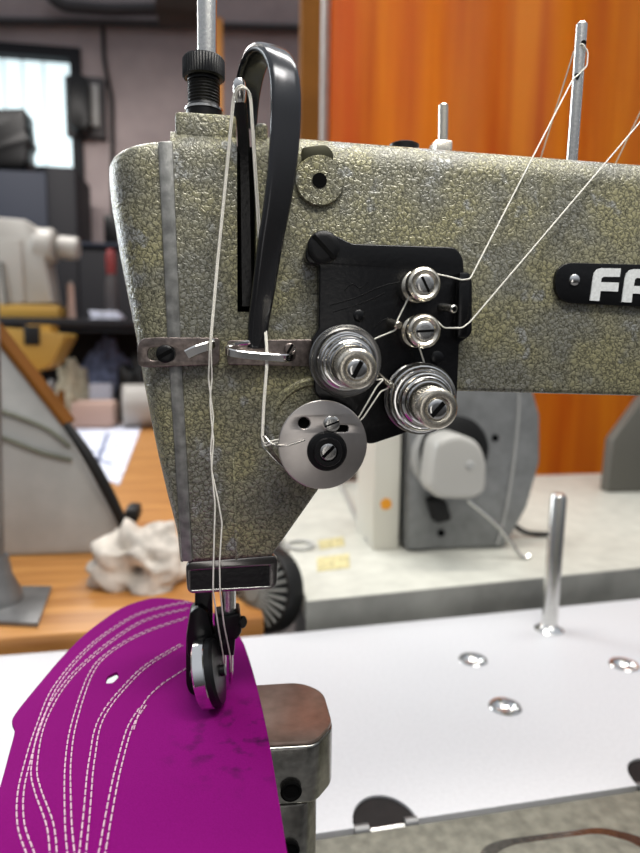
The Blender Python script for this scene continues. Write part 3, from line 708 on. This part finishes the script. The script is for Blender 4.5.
# arm and head casting
YT = .010
T0 = P(171, 131, YT); T1 = P(300, 138.5, YT); T2 = P(640, 165, YT)
sl = (T2.z-T1.z)/(T2.x-T1.x)
XE = .38
top_pts = [Vector((T0.x, 0, T0.z)), Vector((T1.x, 0, T1.z)), Vector((XE, 0, T1.z+sl*(XE-T1.x)))]
B1 = P(640, 396, 0); B2 = P(442, 391, 0); sb_ = (B1.z-B2.z)/(B1.x-B2.x)
zb_arm = lambda x: B2.z+sb_*(x-B2.x)
low = [Vector((XE, 0, ZB)), Vector((.285, 0, ZB)), Vector((.285, 0, zb_arm(.285)-.02)), Vector((.278, 0, zb_arm(.285)-.006)), Vector((.262, 0, zb_arm(.262)))]
low += [P(x, y, 0) for x, y in [(442, 391), (408, 394), (378, 408), (355, 434), (320, 489), (272, 557), (193, 563)]]
bm = prism(top_pts+low, (0, .085, 0))
bmesh.ops.recalc_face_normals(bm, faces=bm.faces)
bm.edges.ensure_lookup_table()
tz = min(p.z for p in top_pts)-.0008
te = [ed for ed in bm.edges if all(v.co.z > tz-.02 and (abs(v.co.y) < 1e-6 or abs(v.co.y-.085) < 1e-6) for v in ed.verts) and abs(ed.verts[0].co.y-ed.verts[1].co.y) < 1e-6 and (ed.verts[0].co-ed.verts[1].co).length > .03]
te = [ed for ed in te if abs(ed.verts[0].co.z-ed.verts[1].co.z) < .03]
bevel(bm, .012, 8, te)
le = [ed for ed in bm.edges if len(ed.link_faces) == 2 and ed.calc_face_angle(0) > R(50) and all(abs(v.co.y) < 1e-6 for v in ed.verts) and all(v.co.z < T0.z-.03 for v in ed.verts)]
bevel(bm, .0022, 3, le)
body = obj('arm_casting', bm, PAINT, mc, ang=40)
s_l, s_r = P(237, 200, 0).x, P(256, 200, 0).x
cut(body, box(s_l, s_r, -.02, .05, P(246, 312, 0).z, T0.z+.05))
obj('slot_shade_plate', box(s_l-.001, s_r+.001, .018, .021, P(246, 312, 0).z-.001, T0.z-.002), DARKHOLE, body)  # black plate added for the shade inside the slot
# raised block behind the slot
zt0 = P(200, 112, .004).z; zt1 = P(200, 133, .004).z-.004
tbm = box(P(175, 120, .004).x, s_l, .004, .075, zt1, zt0, .0016, 3)
join(tbm, box(s_r, P(268, 120, .004).x, .004, .075, zt1, P(262, 122, .004).z, .0016, 3))
obj('top_block', tbm, PAINT, mc)
# face cover at the left end
rows = [(134.5, 152, 158, .010), (137, 139, 158, .0065), (141, 128, 158.4, .0035), (146, 118.5, 158.8, .0012), (152, 112, 159, .0003), (160, 108.5, 159.5, 0), (175, 108.5, 160, 0), (200, 111, 161.2, 0), (250, 119, 163.5, 0), (300, 128.5, 165.7, 0), (340, 136.5, 167.3, 0),
        (380, 143, 170, 0), (420, 150.5, 172.6, 0), (460, 158.5, 175, 0), (500, 168, 177.4, 0), (535, 178, 179.7, 0), (562, 185.5, 181.5, 0)]
cvb = bmesh.new(); rg = []
NT = 14; D = .022
for (y, xl_, xs2, fy) in rows:
    s = P(xs2+1.5, y, 0); l = P(min(xl_, xs2-.8), y, .016); ring = []
    for k in range(NT+1):
        a = math.pi/2*k/NT; ex = 2/2.6
        ring.append(cvb.verts.new((s.x+(l.x-s.x)*math.sin(a)**ex, fy+(D)*(1-math.cos(a)**ex), s.z)))
    ring.append(cvb.verts.new((l.x, .085, s.z))); ring.append(cvb.verts.new((s.x, .085, s.z)))
    rg.append(ring)
for A, B in zip(rg, rg[1:]):
    m_ = len(A)
    for i in range(m_): cvb.faces.new((A[i], B[i], B[(i+1) % m_], A[(i+1) % m_]))
cvb.faces.new(rg[0]); cvb.faces.new(list(reversed(rg[-1])))
obj('face_cover', cvb, PAINT, mc, ang=50)
obj('seam_flange', prism([P(x, y, -.0012) for x, y in [(157.5, 141), (172.5, 140), (180.6, 335), (182, 366), (192.5, 562), (181.5, 562), (174, 448), (167, 335)]], (0, .02, 0), .0009, 2), SEAM, mc, 'smooth worn grey seam flange')
tpf = [(157.5, 134, .010), (157.5, 136.5, .0055), (157.5, 141, .001), (172.5, 140, .001), (172.2, 135.5, .0055), (172, 132.5, .010)]
# screw helper -------------------------------------------------------------------
def slotted(parent, name, px, py, rpx, Y, h, m, ang=0, dome=.15, slot=.22, sub='slot', Ysurf=None):
    c = P(px, py, Y); r = rpx*S(px, py, Y)
    o = obj(name, lathe([(0, -h), (r, -h), (r, -r*dome), (r*.9, -r*dome*.35), (r*.6, 0), (0, 0)], c, (0, -1, 0), 28), m, parent)
    L_ = Vector((math.cos(R(ang)), 0, math.sin(R(ang)))); W_ = Vector((-L_.z, 0, L_.x))
    b = [c+L_*(i*r*.93)+W_*(j*r*slot)+Vector((0, -.00012, 0)) for i, j in ((-1, -1), (1, -1), (1, 1), (-1, 1))]
    obj(sub, prism(b, (0, .0004, 0)), SLOT, o)
    return o
# bosses on the casting
c = P(320, 180, -.0018); r = 25*S(320, 180, 0)
bs = obj('oil_boss', lathe([(0, -.004), (r, -.004), (r, -.0008), (r*.95, 0), (0, 0)], c, (0, -1, 0), 40), PAINT, mc)
obj('oil_hole', lathe([(0, 0), (7.2*S(320, 180, 0), 0), (7.4*S(320, 180, 0), .0003), (0, .0003)], P(319.5, 180.5, -.0018), (0, -1, 0), 24), DARKHOLE, bs)
obj('oil_cup', ppoly(rounded([(302, 147), (327, 144), (334, 154), (333, 160), (302, 160)], [4, 7, 4, 1, 1]), -.0015, .012, .001), mat('dark olive cup', (.055, .052, .03), .3, .5), bs, 'dark cup in the top of the boss')  # dark olive solid at the recess in the top of the boss
c = P(316, 428, -.0015); r = 50*S(316, 428, 0)
obj('side_boss', lathe([(0, -.003), (r, -.003), (r, -.001), (r*.95, 0), (r*.86, 0), (r*.82, -.0006), (0, -.0006)], c, (0, -1, 0), 48), PAINT, mc)
obj('casting_ridge', ppoly([(232, 452), (234.5, 452), (238, 560), (235, 560)], -.0005, .004, .0004), PAINT, body)

# top knob with rod
yk_ = .030
kc = P(204, 112, yk_); su = S(204, 80, yk_)
kb = obj('pressure_screw', lathe([(0, -.006), (18*su, -.006), (18*su, .0008), (16.4*su, .0016)] + [q for i in range(8) for q in ((16.2*su, .0022+i*3.0*su), (15.2*su, .0022+(i+.5)*3.0*su))] + [(13.5*su, 26.5*su), (16*su, 28*su), (16*su, 31*su), (0, 31*su)], kc, (0, 0, 1), 40), BLACKM, mc)
obj('knurled_cap', lathe([(0, 30.5*su), (18.5*su, 30.5*su), (21*su, 32*su), (21*su, 48*su), (19.2*su, 50.5*su), (0, 50.5*su)], kc, (0, 0, 1), 96, knurl={2, 3}), BLACKM, kb)
rtop = P(207, -40, yk_); rbot = P(207, 56, yk_)
obj('rod', cyl2((rbot.x, yk_, kc.z+50*su), (rtop.x, yk_, rtop.z), 9.6*su, 24), STEEL, kb, 'bright steel rod rising from the knob')
obj('washer', lathe([(0, 0), (19*su, 0), (19*su, 2.2*su), (0, 2.2*su)], kc, (0, 0, 1), 32), STEEL, kb)

# lever guard
gp_ = [(257, 347, -.006), (259, 320, -.0085), (263.5, 290, -.0115), (270, 245, -.0155), (277, 205, -.018), (282.5, 165, -.019), (285.5, 125, -.019), (286, 95, -.0185), (283.5, 70, -.016), (277, 55, -.010), (268, 50, .000), (259, 55, .011), (252, 70, .020), (247, 95, .026), (244, 128, .029)]
gpts = catmull([P(*q) for q in gp_], 7)
obj('lever_guard', strap(gpts, (1, .35, .0), lambda s: .0078+.0040*min(1, s/.42) if s < .5 else .0118-.001*(s-.5), lambda s: .0044), GUARD, mc, ang=60)
# take up lever
lv = [(247, 306, .013), (246, 250, .010), (245, 190, .006), (243.5, 140, .0), (241.5, 112, -.006), (240, 98, -.009)]
tl = obj('take_up_lever', band(catmull([P(*q) for q in lv], 5), (1, 0, 0), lambda s: .0058-.0018*s, .004, .2), BLACK, mc)
ey = P(240, 92, -.0105); se = S(240, 92, -.01)
obj('lever_eyelet', lathe([(0, -2*se), (5.0*se, -2*se), (6.2*se, 2*se), (6.6*se, 10*se), (6.0*se, 16*se), (4*se, 19.5*se), (0, 20.5*se)], ey-Vector((0, 0, 8*se)), (-.05, -.25, 1), 24), CHROME, tl)
obj('eyelet_hole', lathe([(0, 0), (2.6*se, 0), (2.6*se, .0005), (0, .0005)], ey+Vector((.0, -6.3*se, 2*se))*1, (0, -1, .1), 16), SLOT, tl)

# guide strip
YG = -.0028
out = rounded([(138, 339), (160, 338), (219, 338.5), (219, 364), (152, 366.5), (138, 366)], [13, 3, 3, 6, 3, 13], 8)
hole = rounded([(147, 346.5), (176, 346), (176, 361), (147, 361.5)], 7, 5)
gs = obj('guide_strip', plate(xz(out, YG), [xz(hole, YG)], YG, .0016, .0003), STRIP, mc)
out = rounded([(228, 341), (320, 340), (320, 366), (228, 364)], 3, 3)
gs2 = obj('guide_strip', plate(xz(out, YG), [], YG, .0016, .0003), STRIP, mc)
slotted(gs, 'screw', 165, 354, 9, YG-.0012, .004, BLACKM, 30)
slotted(gs2, 'screw', 290, 349, 6, YG-.0014, .003, STRIP, 60)
obj('thread_hook', band(catmull([P(213.5, 343, -.0035), P(208, 346, -.0055), P(196, 350, -.0065), P(187, 354.5, -.0060)], 6), (0, -.3, 1), .0040, .0014, .3), CHROME, gs)
lp = [(229, 349, -.003), (226.5, 350, -.007), (232, 353, -.0115), (248, 355.5, -.013), (272, 357.5, -.0125), (288, 358, -.0095), (294, 355, -.005), (294, 351, -.003)]
obj('loop_guide', band(catmull([P(*q) for q in lp], 6), (0, -.25, 1), .0033, .0012, .3), CHROME, gs2)
obj('guide_lip', band(catmull([P(228, 346, -.003), P(240, 343.5, -.0075), P(253, 342, -.0085)], 5), (0, 0, 1), .0016, .0012, .3), CHROME, gs2)

# black tension bracket
YB = -.0070
bk = [(307, 247), (323, 231), (342, 240), (352, 245), (455, 248.5), (462, 258), (463, 275), (471, 279), (471, 334), (458, 342), (455, 415), (368, 444), (352, 430), (316, 392), (313, 340), (320, 330), (321, 263), (307, 262)]
br = obj('tension_bracket', plate(xz(rounded(bk, [14, 14, 6, 4, 9, 6, 3, 4, 6, 4, 8, 8, 4, 4, 3, 4, 5, 14], 5), YB), [], YB, .0068, .0006), BLACK, mc)
slotted(br, 'mounting_screw', 324, 247, 16.5, YB-.0022, .004, BLACKM, -45, .12, .12)
obj('tab', pbox(457, 272, 471, 338, YB-.0045, .005, .0012), BLACK, br)
for px, py, r in ((359, 316, 6), (437, 358, 7)):
    obj('rivet', lathe([(0, -.001), (r*S(px, py, YB), -.001), (r*S(px, py, YB), .0002), (r*.7*S(px, py, YB), .0006), (0, .0006)], P(px, py, YB), (0, -1, 0), 20), BLACK, br)
# engraved scroll lines on the bracket
sg = bmesh.new()
for pix in ([(330, 305), (355, 298), (380, 287), (400, 282)], [(333, 312), (362, 303), (385, 293)], [(345, 290), (352, 284), (360, 288), (368, 282)], [(372, 330), (380, 322), (388, 318)]):
    add_tube(sg, catmull([P(x, y, YB) for x, y in pix], 4), .00022, 6)
obj('scroll_mark', sg, BLACKM, br)
def guide_post(px, py):
    Y = -.020; c = P(px, py, Y); s = S(px, py, Y); r = 17.5*s
    o = obj('thread_post', lathe([(0, -.0132), (r*.95, -.0132), (r*.95, -.0105), (r*.66, -.0095), (r*.66, -.006), (r*.92, -.005), (r, -.004), (r, -.0013), (r*.92, -.0004), (r*.81, 0), (r*.67, -.0004), (r*.60, -.0010), (0, -.0009)], c, (0, -1, 0), 48), NICKEL, br)
    return o
g1_ = guide_post(425, 284); slotted(g1_, 'screw', 425.5, 284, 9.6, -.0198, .0015, STEEL, -62, .1, .13)
g2_ = guide_post(425, 331); slotted(g2_, 'screw', 425.5, 331, 9.8, -.0198, .0015, STEEL, 4, .1, .13)
def pin(name, pix, Y0, Y1, r, m=NICKEL, hole=False, parent=br):
    a = P(*pix[0], Y0); b = P(*pix[1], Y1); o = obj(name, cyl2(a, b, r, 18, r*.25), m, parent)
    if hole: obj('bore', cyl2(b-(b-a).normalized()*.0001, b+(b-a).normalized()*.0001, r*.55, 14), SLOT, o)
    return o
pin('guide_pin', ((389, 322), (399, 325.5)), YB, -.0165, .0016)
pin('hollow_pin', ((441, 307), (454.5, 309)), YB, -.0175, .0016, STEEL, True)
pin('guide_pin', ((379, 376), (391, 386)), YB, -.0165, .00135)
def tensioner(dpx, dpy, kpx, kpy, ang, cone):
    Yd = -.0125; c = P(dpx, dpy, Yd); s = S(dpx, dpy, Yd); rd = 36.0*s
    t = obj('tension_unit', lathe([(0, -.006), (rd*.30, -.006), (rd*.30, .0), (rd*.5, .0), (0, .0)], c, (0, -1, 0), 32), STEEL, br)
    for k, (h, f) in enumerate(((-.0012, -1), (.0005, 1))):
        obj('tension_disc', lathe([(rd*.28, h), (rd*.8, h), (rd*.93, h+f*.0003), (rd, h+f*.0011), (rd*.985, h+f*.0014), (rd*.90, h+f*.0009), (rd*.28, h+f*.0006)], c, (0, -1, 0), 56), SPRINGDISC, t)
    kc_ = P(kpx, kpy, -.0395); ks = S(kpx, kpy, -.0395)
    axis = (kc_-c); L_ = axis.length; a = axis.normalized(); _, u, v = frame_of(a)
    pts = []; turns = 5.0; nn = 150
    for i in range(nn+1):
        f = i/nn; w = 2*math.pi*turns*f; rr = rd*.93*(1-f)+rd*.50*f if cone else rd*(.80-.30*f)
        h = .0022+(L_*.50-.002)*f
        pts.append(c+a*h+(u*math.cos(w)+v*math.sin(w))*rr)
    obj('spring', tube(pts, .0007, 8), CHROME, t)
    rk = (21 if cone else 20.5)*ks
    kn = obj('knob', lathe([(0, L_*.42), (rk*.72, L_*.42), (rk*.76, L_*.5), (rk*.95, L_*.53), (rk*.95, L_*.80), (rk*.80, L_*.83), (rk*.80, L_*.88), (rk*.97, L_*.9), (rk, L_-.0013), (rk*.92, L_-.0004), (rk*.78, L_), (rk*.60, L_-.0003), (rk*.53, L_-.0009), (0, L_-.0008)], c, a, 80, knurl={3, 4}), NICKEL, t)
    st_ = slotted(kn, 'stud', kpx, kpy, 10.0, -.0395, .002, CHROME, ang, .1, .24)
    return t
tensioner(345.5, 361, 357.5, 369.5, 62, False)
tensioner(420.5, 398.5, 438, 409.5, 48, True)
# check spring unit with the large polished disc
Yc = -.0150; c = P(323, 445, Yc); s = S(323, 445, Yc); rd = 44*s
ck = obj('check_spring_unit', lathe([(0, -.011), (rd*.62, -.011), (rd*.62, -.0022), (0, -.0022)], c, (0, -1, 0), 40), BLACKM, br)
cd_ = plate(circ(c.x, c.z, rd, 72), [pcirc(304, 423, 7, Yc, 16), xz(rounded([(329, 424), (349, 424), (349, 433), (329, 433)], 4, 4), Yc)], Yc-.0002, .0018, .0004)
dk = obj('polished_disc', cd_, DISC, ck)
obj('dark_backing', cyl(rd*.9, -.0022, -.0016, c, (0, -1, 0), 40), DARKHOLE, ck)
hub = P(328, 452, Yc-.0035); sh = S(328, 452, Yc)
obj('hub', lathe([(0, -.0045), (20*sh, -.0045), (20*sh, -.0018), (18.5*sh, -.0010), (14.5*sh, -.0006), (14.5*sh, .0008), (13.5*sh, .0014), (9.5*sh, .0014), (9*sh, .0004), (0, .0004)], hub, (0, -1, 0), 44), BLACKM, ck)
slotted(ck, 'centre_screw', 328.5, 452, 8.6, Yc-.0048, .002, STEEL, 45, .1, .2)
slotted(ck, 'stop_screw', 332, 424, 8.2, Yc-.0022, .003, STEEL, 20, .12, .1)
obj('check_wire', tube(catmull([P(305, 440, -.0165), P(285, 446, -.0168), P(272, 444, -.0145), P(264, 436, -.012), P(262, 444, -.012), P(268, 452, -.0128), P(282, 466, -.0125), P(300, 476, -.011)], 7), .00035, 6), STEEL, ck)

# name plate
YN = -.0022
npl = [(556, 263), (700, 266.5), (700, 309), (556, 301.5)]
np_ = obj('name_plate', plate(xz(rounded(npl, [20, 4, 4, 20], 10), YN), [], YN, .0022, .0003), BLACK, mc)
obj('rivet', lathe([(0, -.001), (6.2*S(574, 280, YN), -.001), (5.5*S(574, 280, YN), .0006), (3*S(574, 280, YN), .0012), (0, .0013)], P(574, 280, YN), (0, -1, 0), 20), CHROME, np_)
Fp = [(589.3, 300.6), (592.6, 277)] + [(593.8, 272.5), (596.5, 269.4), (600.5, 268.2)] + [(620.3, 268.6), (619.2, 277), (603, 276.8), (600.9, 278.5), (600.6, 282.2), (618.4, 282.7), (617.3, 291.6), (600, 291.0), (598.7, 301)]
Ap = [(621, 302), (624.4, 278), (626, 273.2), (629, 270.2), (633, 269.2), (655, 269.8), (650.5, 303.2), (641, 302.9), (642.4, 294), (632, 293.6), (630.8, 302.6)]
Ah = [(633.2, 286), (643.5, 286.4), (644.6, 278.4), (636, 278), (634.4, 279.5)]
obj('letter', plate(xz(Fp, YN), [], YN-.0005, .0006), LETTER, np_)
obj('letter', plate(xz(Ap, YN), [xz(Ah, YN)], YN-.0005, .0006), LETTER, np_)

# thread pins on top of the arm
def thread_pin(base, topq, Y, holes):
    a = P(*base, Y); b = P(*topq, Y); r = 5.6*S(*topq, Y)
    a = b+(a-b)*1.06
    o = obj('thread_pin', lathe([(0, 0), (r, 0), (r, (b-a).length-.0012), (r*.6, (b-a).length), (0, (b-a).length)], a, b-a, 24), STEEL, mc)
    for hx, hy in holes: obj('eye', lathe([(0, 0), (.0012, 0), (.0012, .0002), (0, .0002)], P(hx, hy, Y-r*1.02/1), (-.3, -1, 0), 12), SLOT, o)
thread_pin((572, 158), (582, 22), .016, [(583.5, 43), (577, 76)])
thread_pin((671, 166), (681, 8), .010, [(683, 36), (676, 80)])
yb_ = .078
a = P(443, 152, yb_); b = P(443.5, 104, yb_)
bp_ = obj('rear_pin', cyl2(a-Vector((0, 0, .004)), b, .0026, 18, .0008), NICKEL, mc)
obj('pin_foot', box(P(432, 148, yb_).x, P(449, 148, yb_).x, yb_-.006, yb_+.006, a.z-.006, P(440, 143, yb_).z, .001), NICKEL, bp_)
obj('oil_cap', lathe([(0, -.004), (.0075, -.004), (.0075, .001), (.006, .0018), (0, .002)], P(404, 147.5, .06), (0, 0, 1), 24), BLACKM, mc)

# nose box under the head
YX = .002
fo = rounded([(186.5, 563), (277, 556), (276, 588), (188, 593)], 7, 5); fi = rounded([(189.5, 570), (270.5, 564.5), (270, 587), (190.5, 591.3)], 2, 3)
nb = obj('nose_frame', plate(xz(fo, YX), [xz(fi, YX)], YX, .004, .0004), mat('dark nickel', (.30, .29, .28), .2, 1), mc)
obj('nose_panel', ppoly([(189, 569), (272.5, 563.5), (272, 588), (190, 592)], YX+.0003, .003), BLACK, nb)
obj('nose_box', ppoly(rounded([(188, 563.5), (276, 557), (275, 587), (189, 592)], 6, 4), YX+.004, .036, .001), BLACKM, nb)
obj('nose_neck', ppoly([(192, 558), (268, 553), (268, 562), (192, 567)], .004, .03), POSTM, nb)
# needle bar, clamp, needles
ynb = .022; sn = S(226, 620, ynb)
nt_ = P(227, 590, ynb); nbm = P(229, 634, ynb)
nbar = obj('needle_bar', cyl2((nbm.x, ynb, nt_.z+.012), (nbm.x, ynb, nbm.z), 7*sn, 24, .0003), STEEL, mc)
clb = ppoly(rounded([(214, 618), (240, 613), (242, 632), (237, 640), (216, 640)], 3), ynb-.0055, .013, .0008)
join(clb, ppoly(rounded([(213, 634), (236, 632), (234, 656), (214, 655)], 2), ynb-.004, .010, .0008))
obj('needle_clamp', clb, BLACKM, nbar)
obj('clamp_screw', cyl2(P(238, 622, ynb-.002), P(244, 622, ynb-.004), .0028, 18, .0004), BLACKM, nbar)
for px in (224, 231):
    a = P(px, 650, ynb); b = P(px, 686, ynb)
    obj('needle', tube([a, a*.6+b*.4, a*.15+b*.85, b], lambda s: .0010*(1-.0*s) if s < .7 else .0010*(1.6-2*s*.75), 10), CHROME, nbar)
# presser bar and roller foot
yw = .0095
wc = P(206.5, 673.5, yw); zle = ZP+.0030
pb_ = obj('presser_bar', ppoly(rounded([(195, 588), (212, 588), (213, 660), (194, 660)], 1), .022, .009, .0008), BLACKM, mc)
ft = ppoly(rounded([(190, 612), (200, 606), (208, 612), (214, 636), (214, 655), (206, 664), (196, 664), (187, 656), (186, 636)], 4), .018, .010, .0012)
join(ft, ppoly(rounded([(186, 634), (195, 638), (196, 672), (200, 690), (198, 696), (190, 694), (186, 684)], 4), .020, .006, .001))
join(ft, ppoly(rounded([(208, 634), (216, 636), (217, 690), (211, 704), (208, 690)], 3), .024, .006, .001))
obj('roller_bracket', ft, BLACKM, pb_)
wr_ = (wc.z-zle)
axw = Vector((.965, -.10, .20)).normalized()
obj('roller_wheel', lathe([(0, -.0032), (wr_*.80, -.0034), (wr_*.93, -.0034), (wr_*1.0, -.0026), (wr_*1.0, .0018), (wr_*.95, .0024), (wr_*.93, .0016), (0, .0016)], wc, axw, 64), [CHROME], pb_)
obj('roller_hub', lathe([(0, .0010), (wr_*.97, .0010), (wr_*.97, .0045), (wr_*.9, .0058), (wr_*.5, .0064), (0, .0064)], wc, axw, 40), BLACKM, pb_)
obj('roller_axle', cyl2(wc-axw*.007, wc+axw*.0085, .0025, 18), BLACKM, pb_)

# ------------------------------------------------------------------ leather
ZL = ZP+.0008; TL = .0016
lo_px = [(0, 770), (8, 740), (14, 716), (12, 702), (30, 680), (58, 650), (90, 622), (118, 606), (140, 598.5), (160, 596.5), (192, 602), (215, 614), (238, 634), (250, 662), (262, 708), (271, 752), (279, 800), (288, 853), (300, 930), (-60, 960), (-20, 840)]
L2 = [PZ(x, y, ZL+TL).to_2d() for x, y in lo_px]
ring = catmull([Vector((p.x, p.y, 0)) for p in L2]+[Vector((L2[0].x, L2[0].y, 0))], 5)[:-1]
ring = [p.to_2d() for p in ring]
hc = PZ(112, 674, ZL+TL); hring = []
hpx = rounded([(105, 679), (107, 672), (117, 668), (119, 673), (113, 679)], 2.5, 4)
hring = [PZ(x, y, ZL+TL).to_2d() for x, y in hpx]
def inside(p, poly):
    r = False; m_ = len(poly)
    for i in range(m_):
        a, b = poly[i], poly[i-1]
        if (a.y > p.y) != (b.y > p.y) and p.x < (b.x-a.x)*(p.y-a.y)/(b.y-a.y)+a.x: r = not r
    return r
def near(p, poly, d): return any((p-q_).length < d for q_ in poly)
pts2 = list(ring)+list(hring); st_ = .0035
edges = [(i, (i+1) % len(ring)) for i in range(len(ring))]+[(len(ring)+i, len(ring)+(i+1) % len(hring)) for i in range(len(hring))]
xa = min(p.x for p in ring); xb = max(p.x for p in ring); ya = min(p.y for p in ring); yb2 = max(p.y for p in ring)
j = 0; y = ya
while y < yb2:
    x = xa+(st_/2 if j % 2 else 0)
    while x < xb:
        p = Vector((x, y))
        if inside(p, ring) and not inside(p, hring) and not near(p, ring, .002) and not near(p, hring, .0015): pts2.append(p)
        x += st_
    y += st_*.87; j += 1
vs, es, fs, *_ = delaunay_2d_cdt(pts2, edges, [], 0, 1e-7)
def leather_z(x, y):
    # flat on the post, sagging slightly away from it
    dx = max(0, xl-.006-x); dy = max(0, y0-y)
    return -.10*dx*dx/.08 - .55*dy*dy + .0007*noise.noise(Vector((x*38, y*38, 2)))*min(1, (dx+dy)/.02)
lb = bmesh.new(); lv_ = [lb.verts.new((p.x, p.y, ZL+TL+leather_z(p.x, p.y))) for p in vs]
for f in fs:
    c = sum((vs[i] for i in f), Vector((0, 0)))/len(f)
    if inside(c, ring) and not inside(c, hring): lb.faces.new([lv_[i] for i in f])
bmesh.ops.recalc_face_normals(lb, faces=lb.faces)
if sum(f.normal.z for f in lb.faces) < 0: bmesh.ops.reverse_faces(lb, faces=lb.faces)
geo = bmesh.ops.extrude_face_region(lb, geom=lb.faces[:])
for v in [g for g in geo['geom'] if isinstance(g, bmesh.types.BMVert)]: v.co.z -= TL
lt = obj('leather_piece', lb, LEATHER, None, 'purple leather piece with rows of pale stitching under the needle', 'leather', ang=50)
srows = [[(75, 648), (66, 625), (45, 560), (45, 490), (60, 420), (85, 340), (120, 260), (180, 192), (250, 142), (330, 108), (425, 92)],
         [(118, 648), (110, 570), (82, 490), (75, 430), (97, 330), (150, 247), (215, 192), (290, 143), (350, 121), (420, 108)],
         [(158, 648), (150, 560), (150, 430), (165, 340), (200, 240), (240, 197), (320, 155), (415, 128)],
         [(180, 648), (192, 540), (203, 430), (225, 340), (290, 260), (350, 215), (408, 183)],
         [(222, 648), (243, 540), (265, 440), (288, 365), (318, 318)],
         [(290, 372), (310, 318), (345, 280), (412, 236)]]
for k, rw in enumerate(srows):
    px = [(x/2.207, 560+y/2.207) for x, y in rw]
    w3 = catmull([Vector((*PZ(x, y, ZL+TL).to_2d(), 0)) for x, y in px], 24)
    sb2 = bmesh.new()
    for side in (-1, 1):
        if k == 5 and side == 1: continue
        pts = []
        for i, p in enumerate(w3):
            tt = (w3[min(i+1, len(w3)-1)]-w3[max(i-1, 0)]).normalized(); nn_ = Vector((-tt.y, tt.x, 0))
            pts.append(p+nn_*side*.00105)
        # walk along and lay dashes
        acc = [0]
        for a, b in zip(pts, pts[1:]): acc.append(acc[-1]+(b-a).length)
        def at(sv):
            for i in range(len(acc)-1):
                if acc[i+1] >= sv:
                    f = (sv-acc[i])/max(1e-9, acc[i+1]-acc[i]); return pts[i].lerp(pts[i+1], f)
            return pts[-1].copy()
        sv = .0010*(side+1)
        while sv+.0028 < acc[-1]:
            q4 = []
            for f, h in ((0, -.0001), (.18, .0002), (.5, .00032), (.82, .0002), (1, -.0001)):
                c = at(sv+.0029*f); q4.append(Vector((c.x, c.y, ZL+TL+leather_z(c.x, c.y)+h)))
            add_tube(sb2, q4, .00031, 6); sv += .0040
    obj('stitch_row', sb2, STITCH, lt)

# ------------------------------------------------------------------ threads
def thread(pts, label):
    return obj('sewing_thread', tube(taut([P(*q) for q in pts], .0012, 3), .00033, 8), THREAD, None, label, 'thread', 'sewing threads of the machine', ang=180)
loopA = [(284, 438, -.0142), (268, 442, -.0128), (264.5, 444, -.0122), (261.5, 438, -.012), (263, 405, -.0117), (266, 366, -.0122), (266, 348, -.0105)]
T1_ = [(541, 157, .062), (574, 51, .0195), (582, 43, .0125), (588, 52, .0135), (587, 66, .0135), (577, 76, .0128), (573, 79, .012), (470, 279, -.0132), (462, 280, -.0135), (446, 276, -.0135)]
T1_ += [(426, 272, -.0135), (413, 276, -.0135), (409, 290, -.0135), (409, 297, -.0135), (396.5, 322, -.0135), (396, 330, -.0135), (374, 339, -.0128), (362, 350, -.0122), (362, 372, -.0122), (376, 380, -.013), (384, 379, -.0142), (377, 386, -.0135), (359, 417, -.0130), (330, 440, -.0185+.0055), (300, 437, -.0140)]
T1_ += loopA + [(262, 300, -.0045), (259, 245, -.0075), (250, 100, -.013), (247, 88, -.0140), (240.5, 84.5, -.0150), (235, 90, -.0140), (232.5, 100, -.0125), (226, 170, -.008), (217, 260, -.006), (210, 340, -.0072), (209.5, 350, -.0066), (208.5, 379, -.003), (211, 400, -.003), (213.5, 418, -.003), (210.5, 451, -.003), (212, 474, -.003), (215, 504, -.003), (213.5, 563, -.0035), (213, 590, -.003), (218, 625, .004), (223, 655, .0165), (223.5, 672, .0185)]
thread(T1_, 'white thread through the upper tension post, running from the near thread pin')
T2_ = [(613, 169, .060), (674, 42, .0135), (682, 36, .0065), (688, 44, .0075), (686, 70, .0075), (676, 80, .0045), (470, 322, -.0132), (462, 328, -.0135), (444, 328, -.0135)]
T2_ += [(434, 318, -.0135), (416, 322, -.0135), (413, 338, -.0135), (420, 349, -.0135), (424.5, 364, -.0125), (424, 395, -.0122), (404, 392, -.0125), (394, 383, -.0142), (387, 389, -.0140), (381, 391, -.0135), (363, 418, -.0130), (332, 443, -.013), (300, 441, -.0140)]
T2_ += [(284, 441, -.0140), (268, 445, -.0127), (264.5, 446.5, -.0120), (262.8, 440, -.0118), (264.5, 405, -.0115), (267.5, 366, -.0120), (267.5, 348, -.0103), (264, 300, -.0045), (261, 245, -.0075), (251.5, 100, -.013), (249, 90, -.0140), (241, 87, -.0152), (236.5, 92, -.0140), (234, 102, -.0125), (227.5, 170, -.008), (218.5, 260, -.006), (211.5, 340, -.0070), (211, 350, -.0064), (212, 379, -.003), (210, 400, -.003), (211, 418, -.003), (213.5, 440, -.003), (211.5, 470, -.003), (218, 500, -.003), (222, 523, -.003), (219.5, 563, -.0035), (220, 590, -.003), (224, 625, .004), (230, 655, .0165), (230.5, 672, .0185)]
thread(T2_, 'white thread through the lower tension post, running in from the right picture edge')
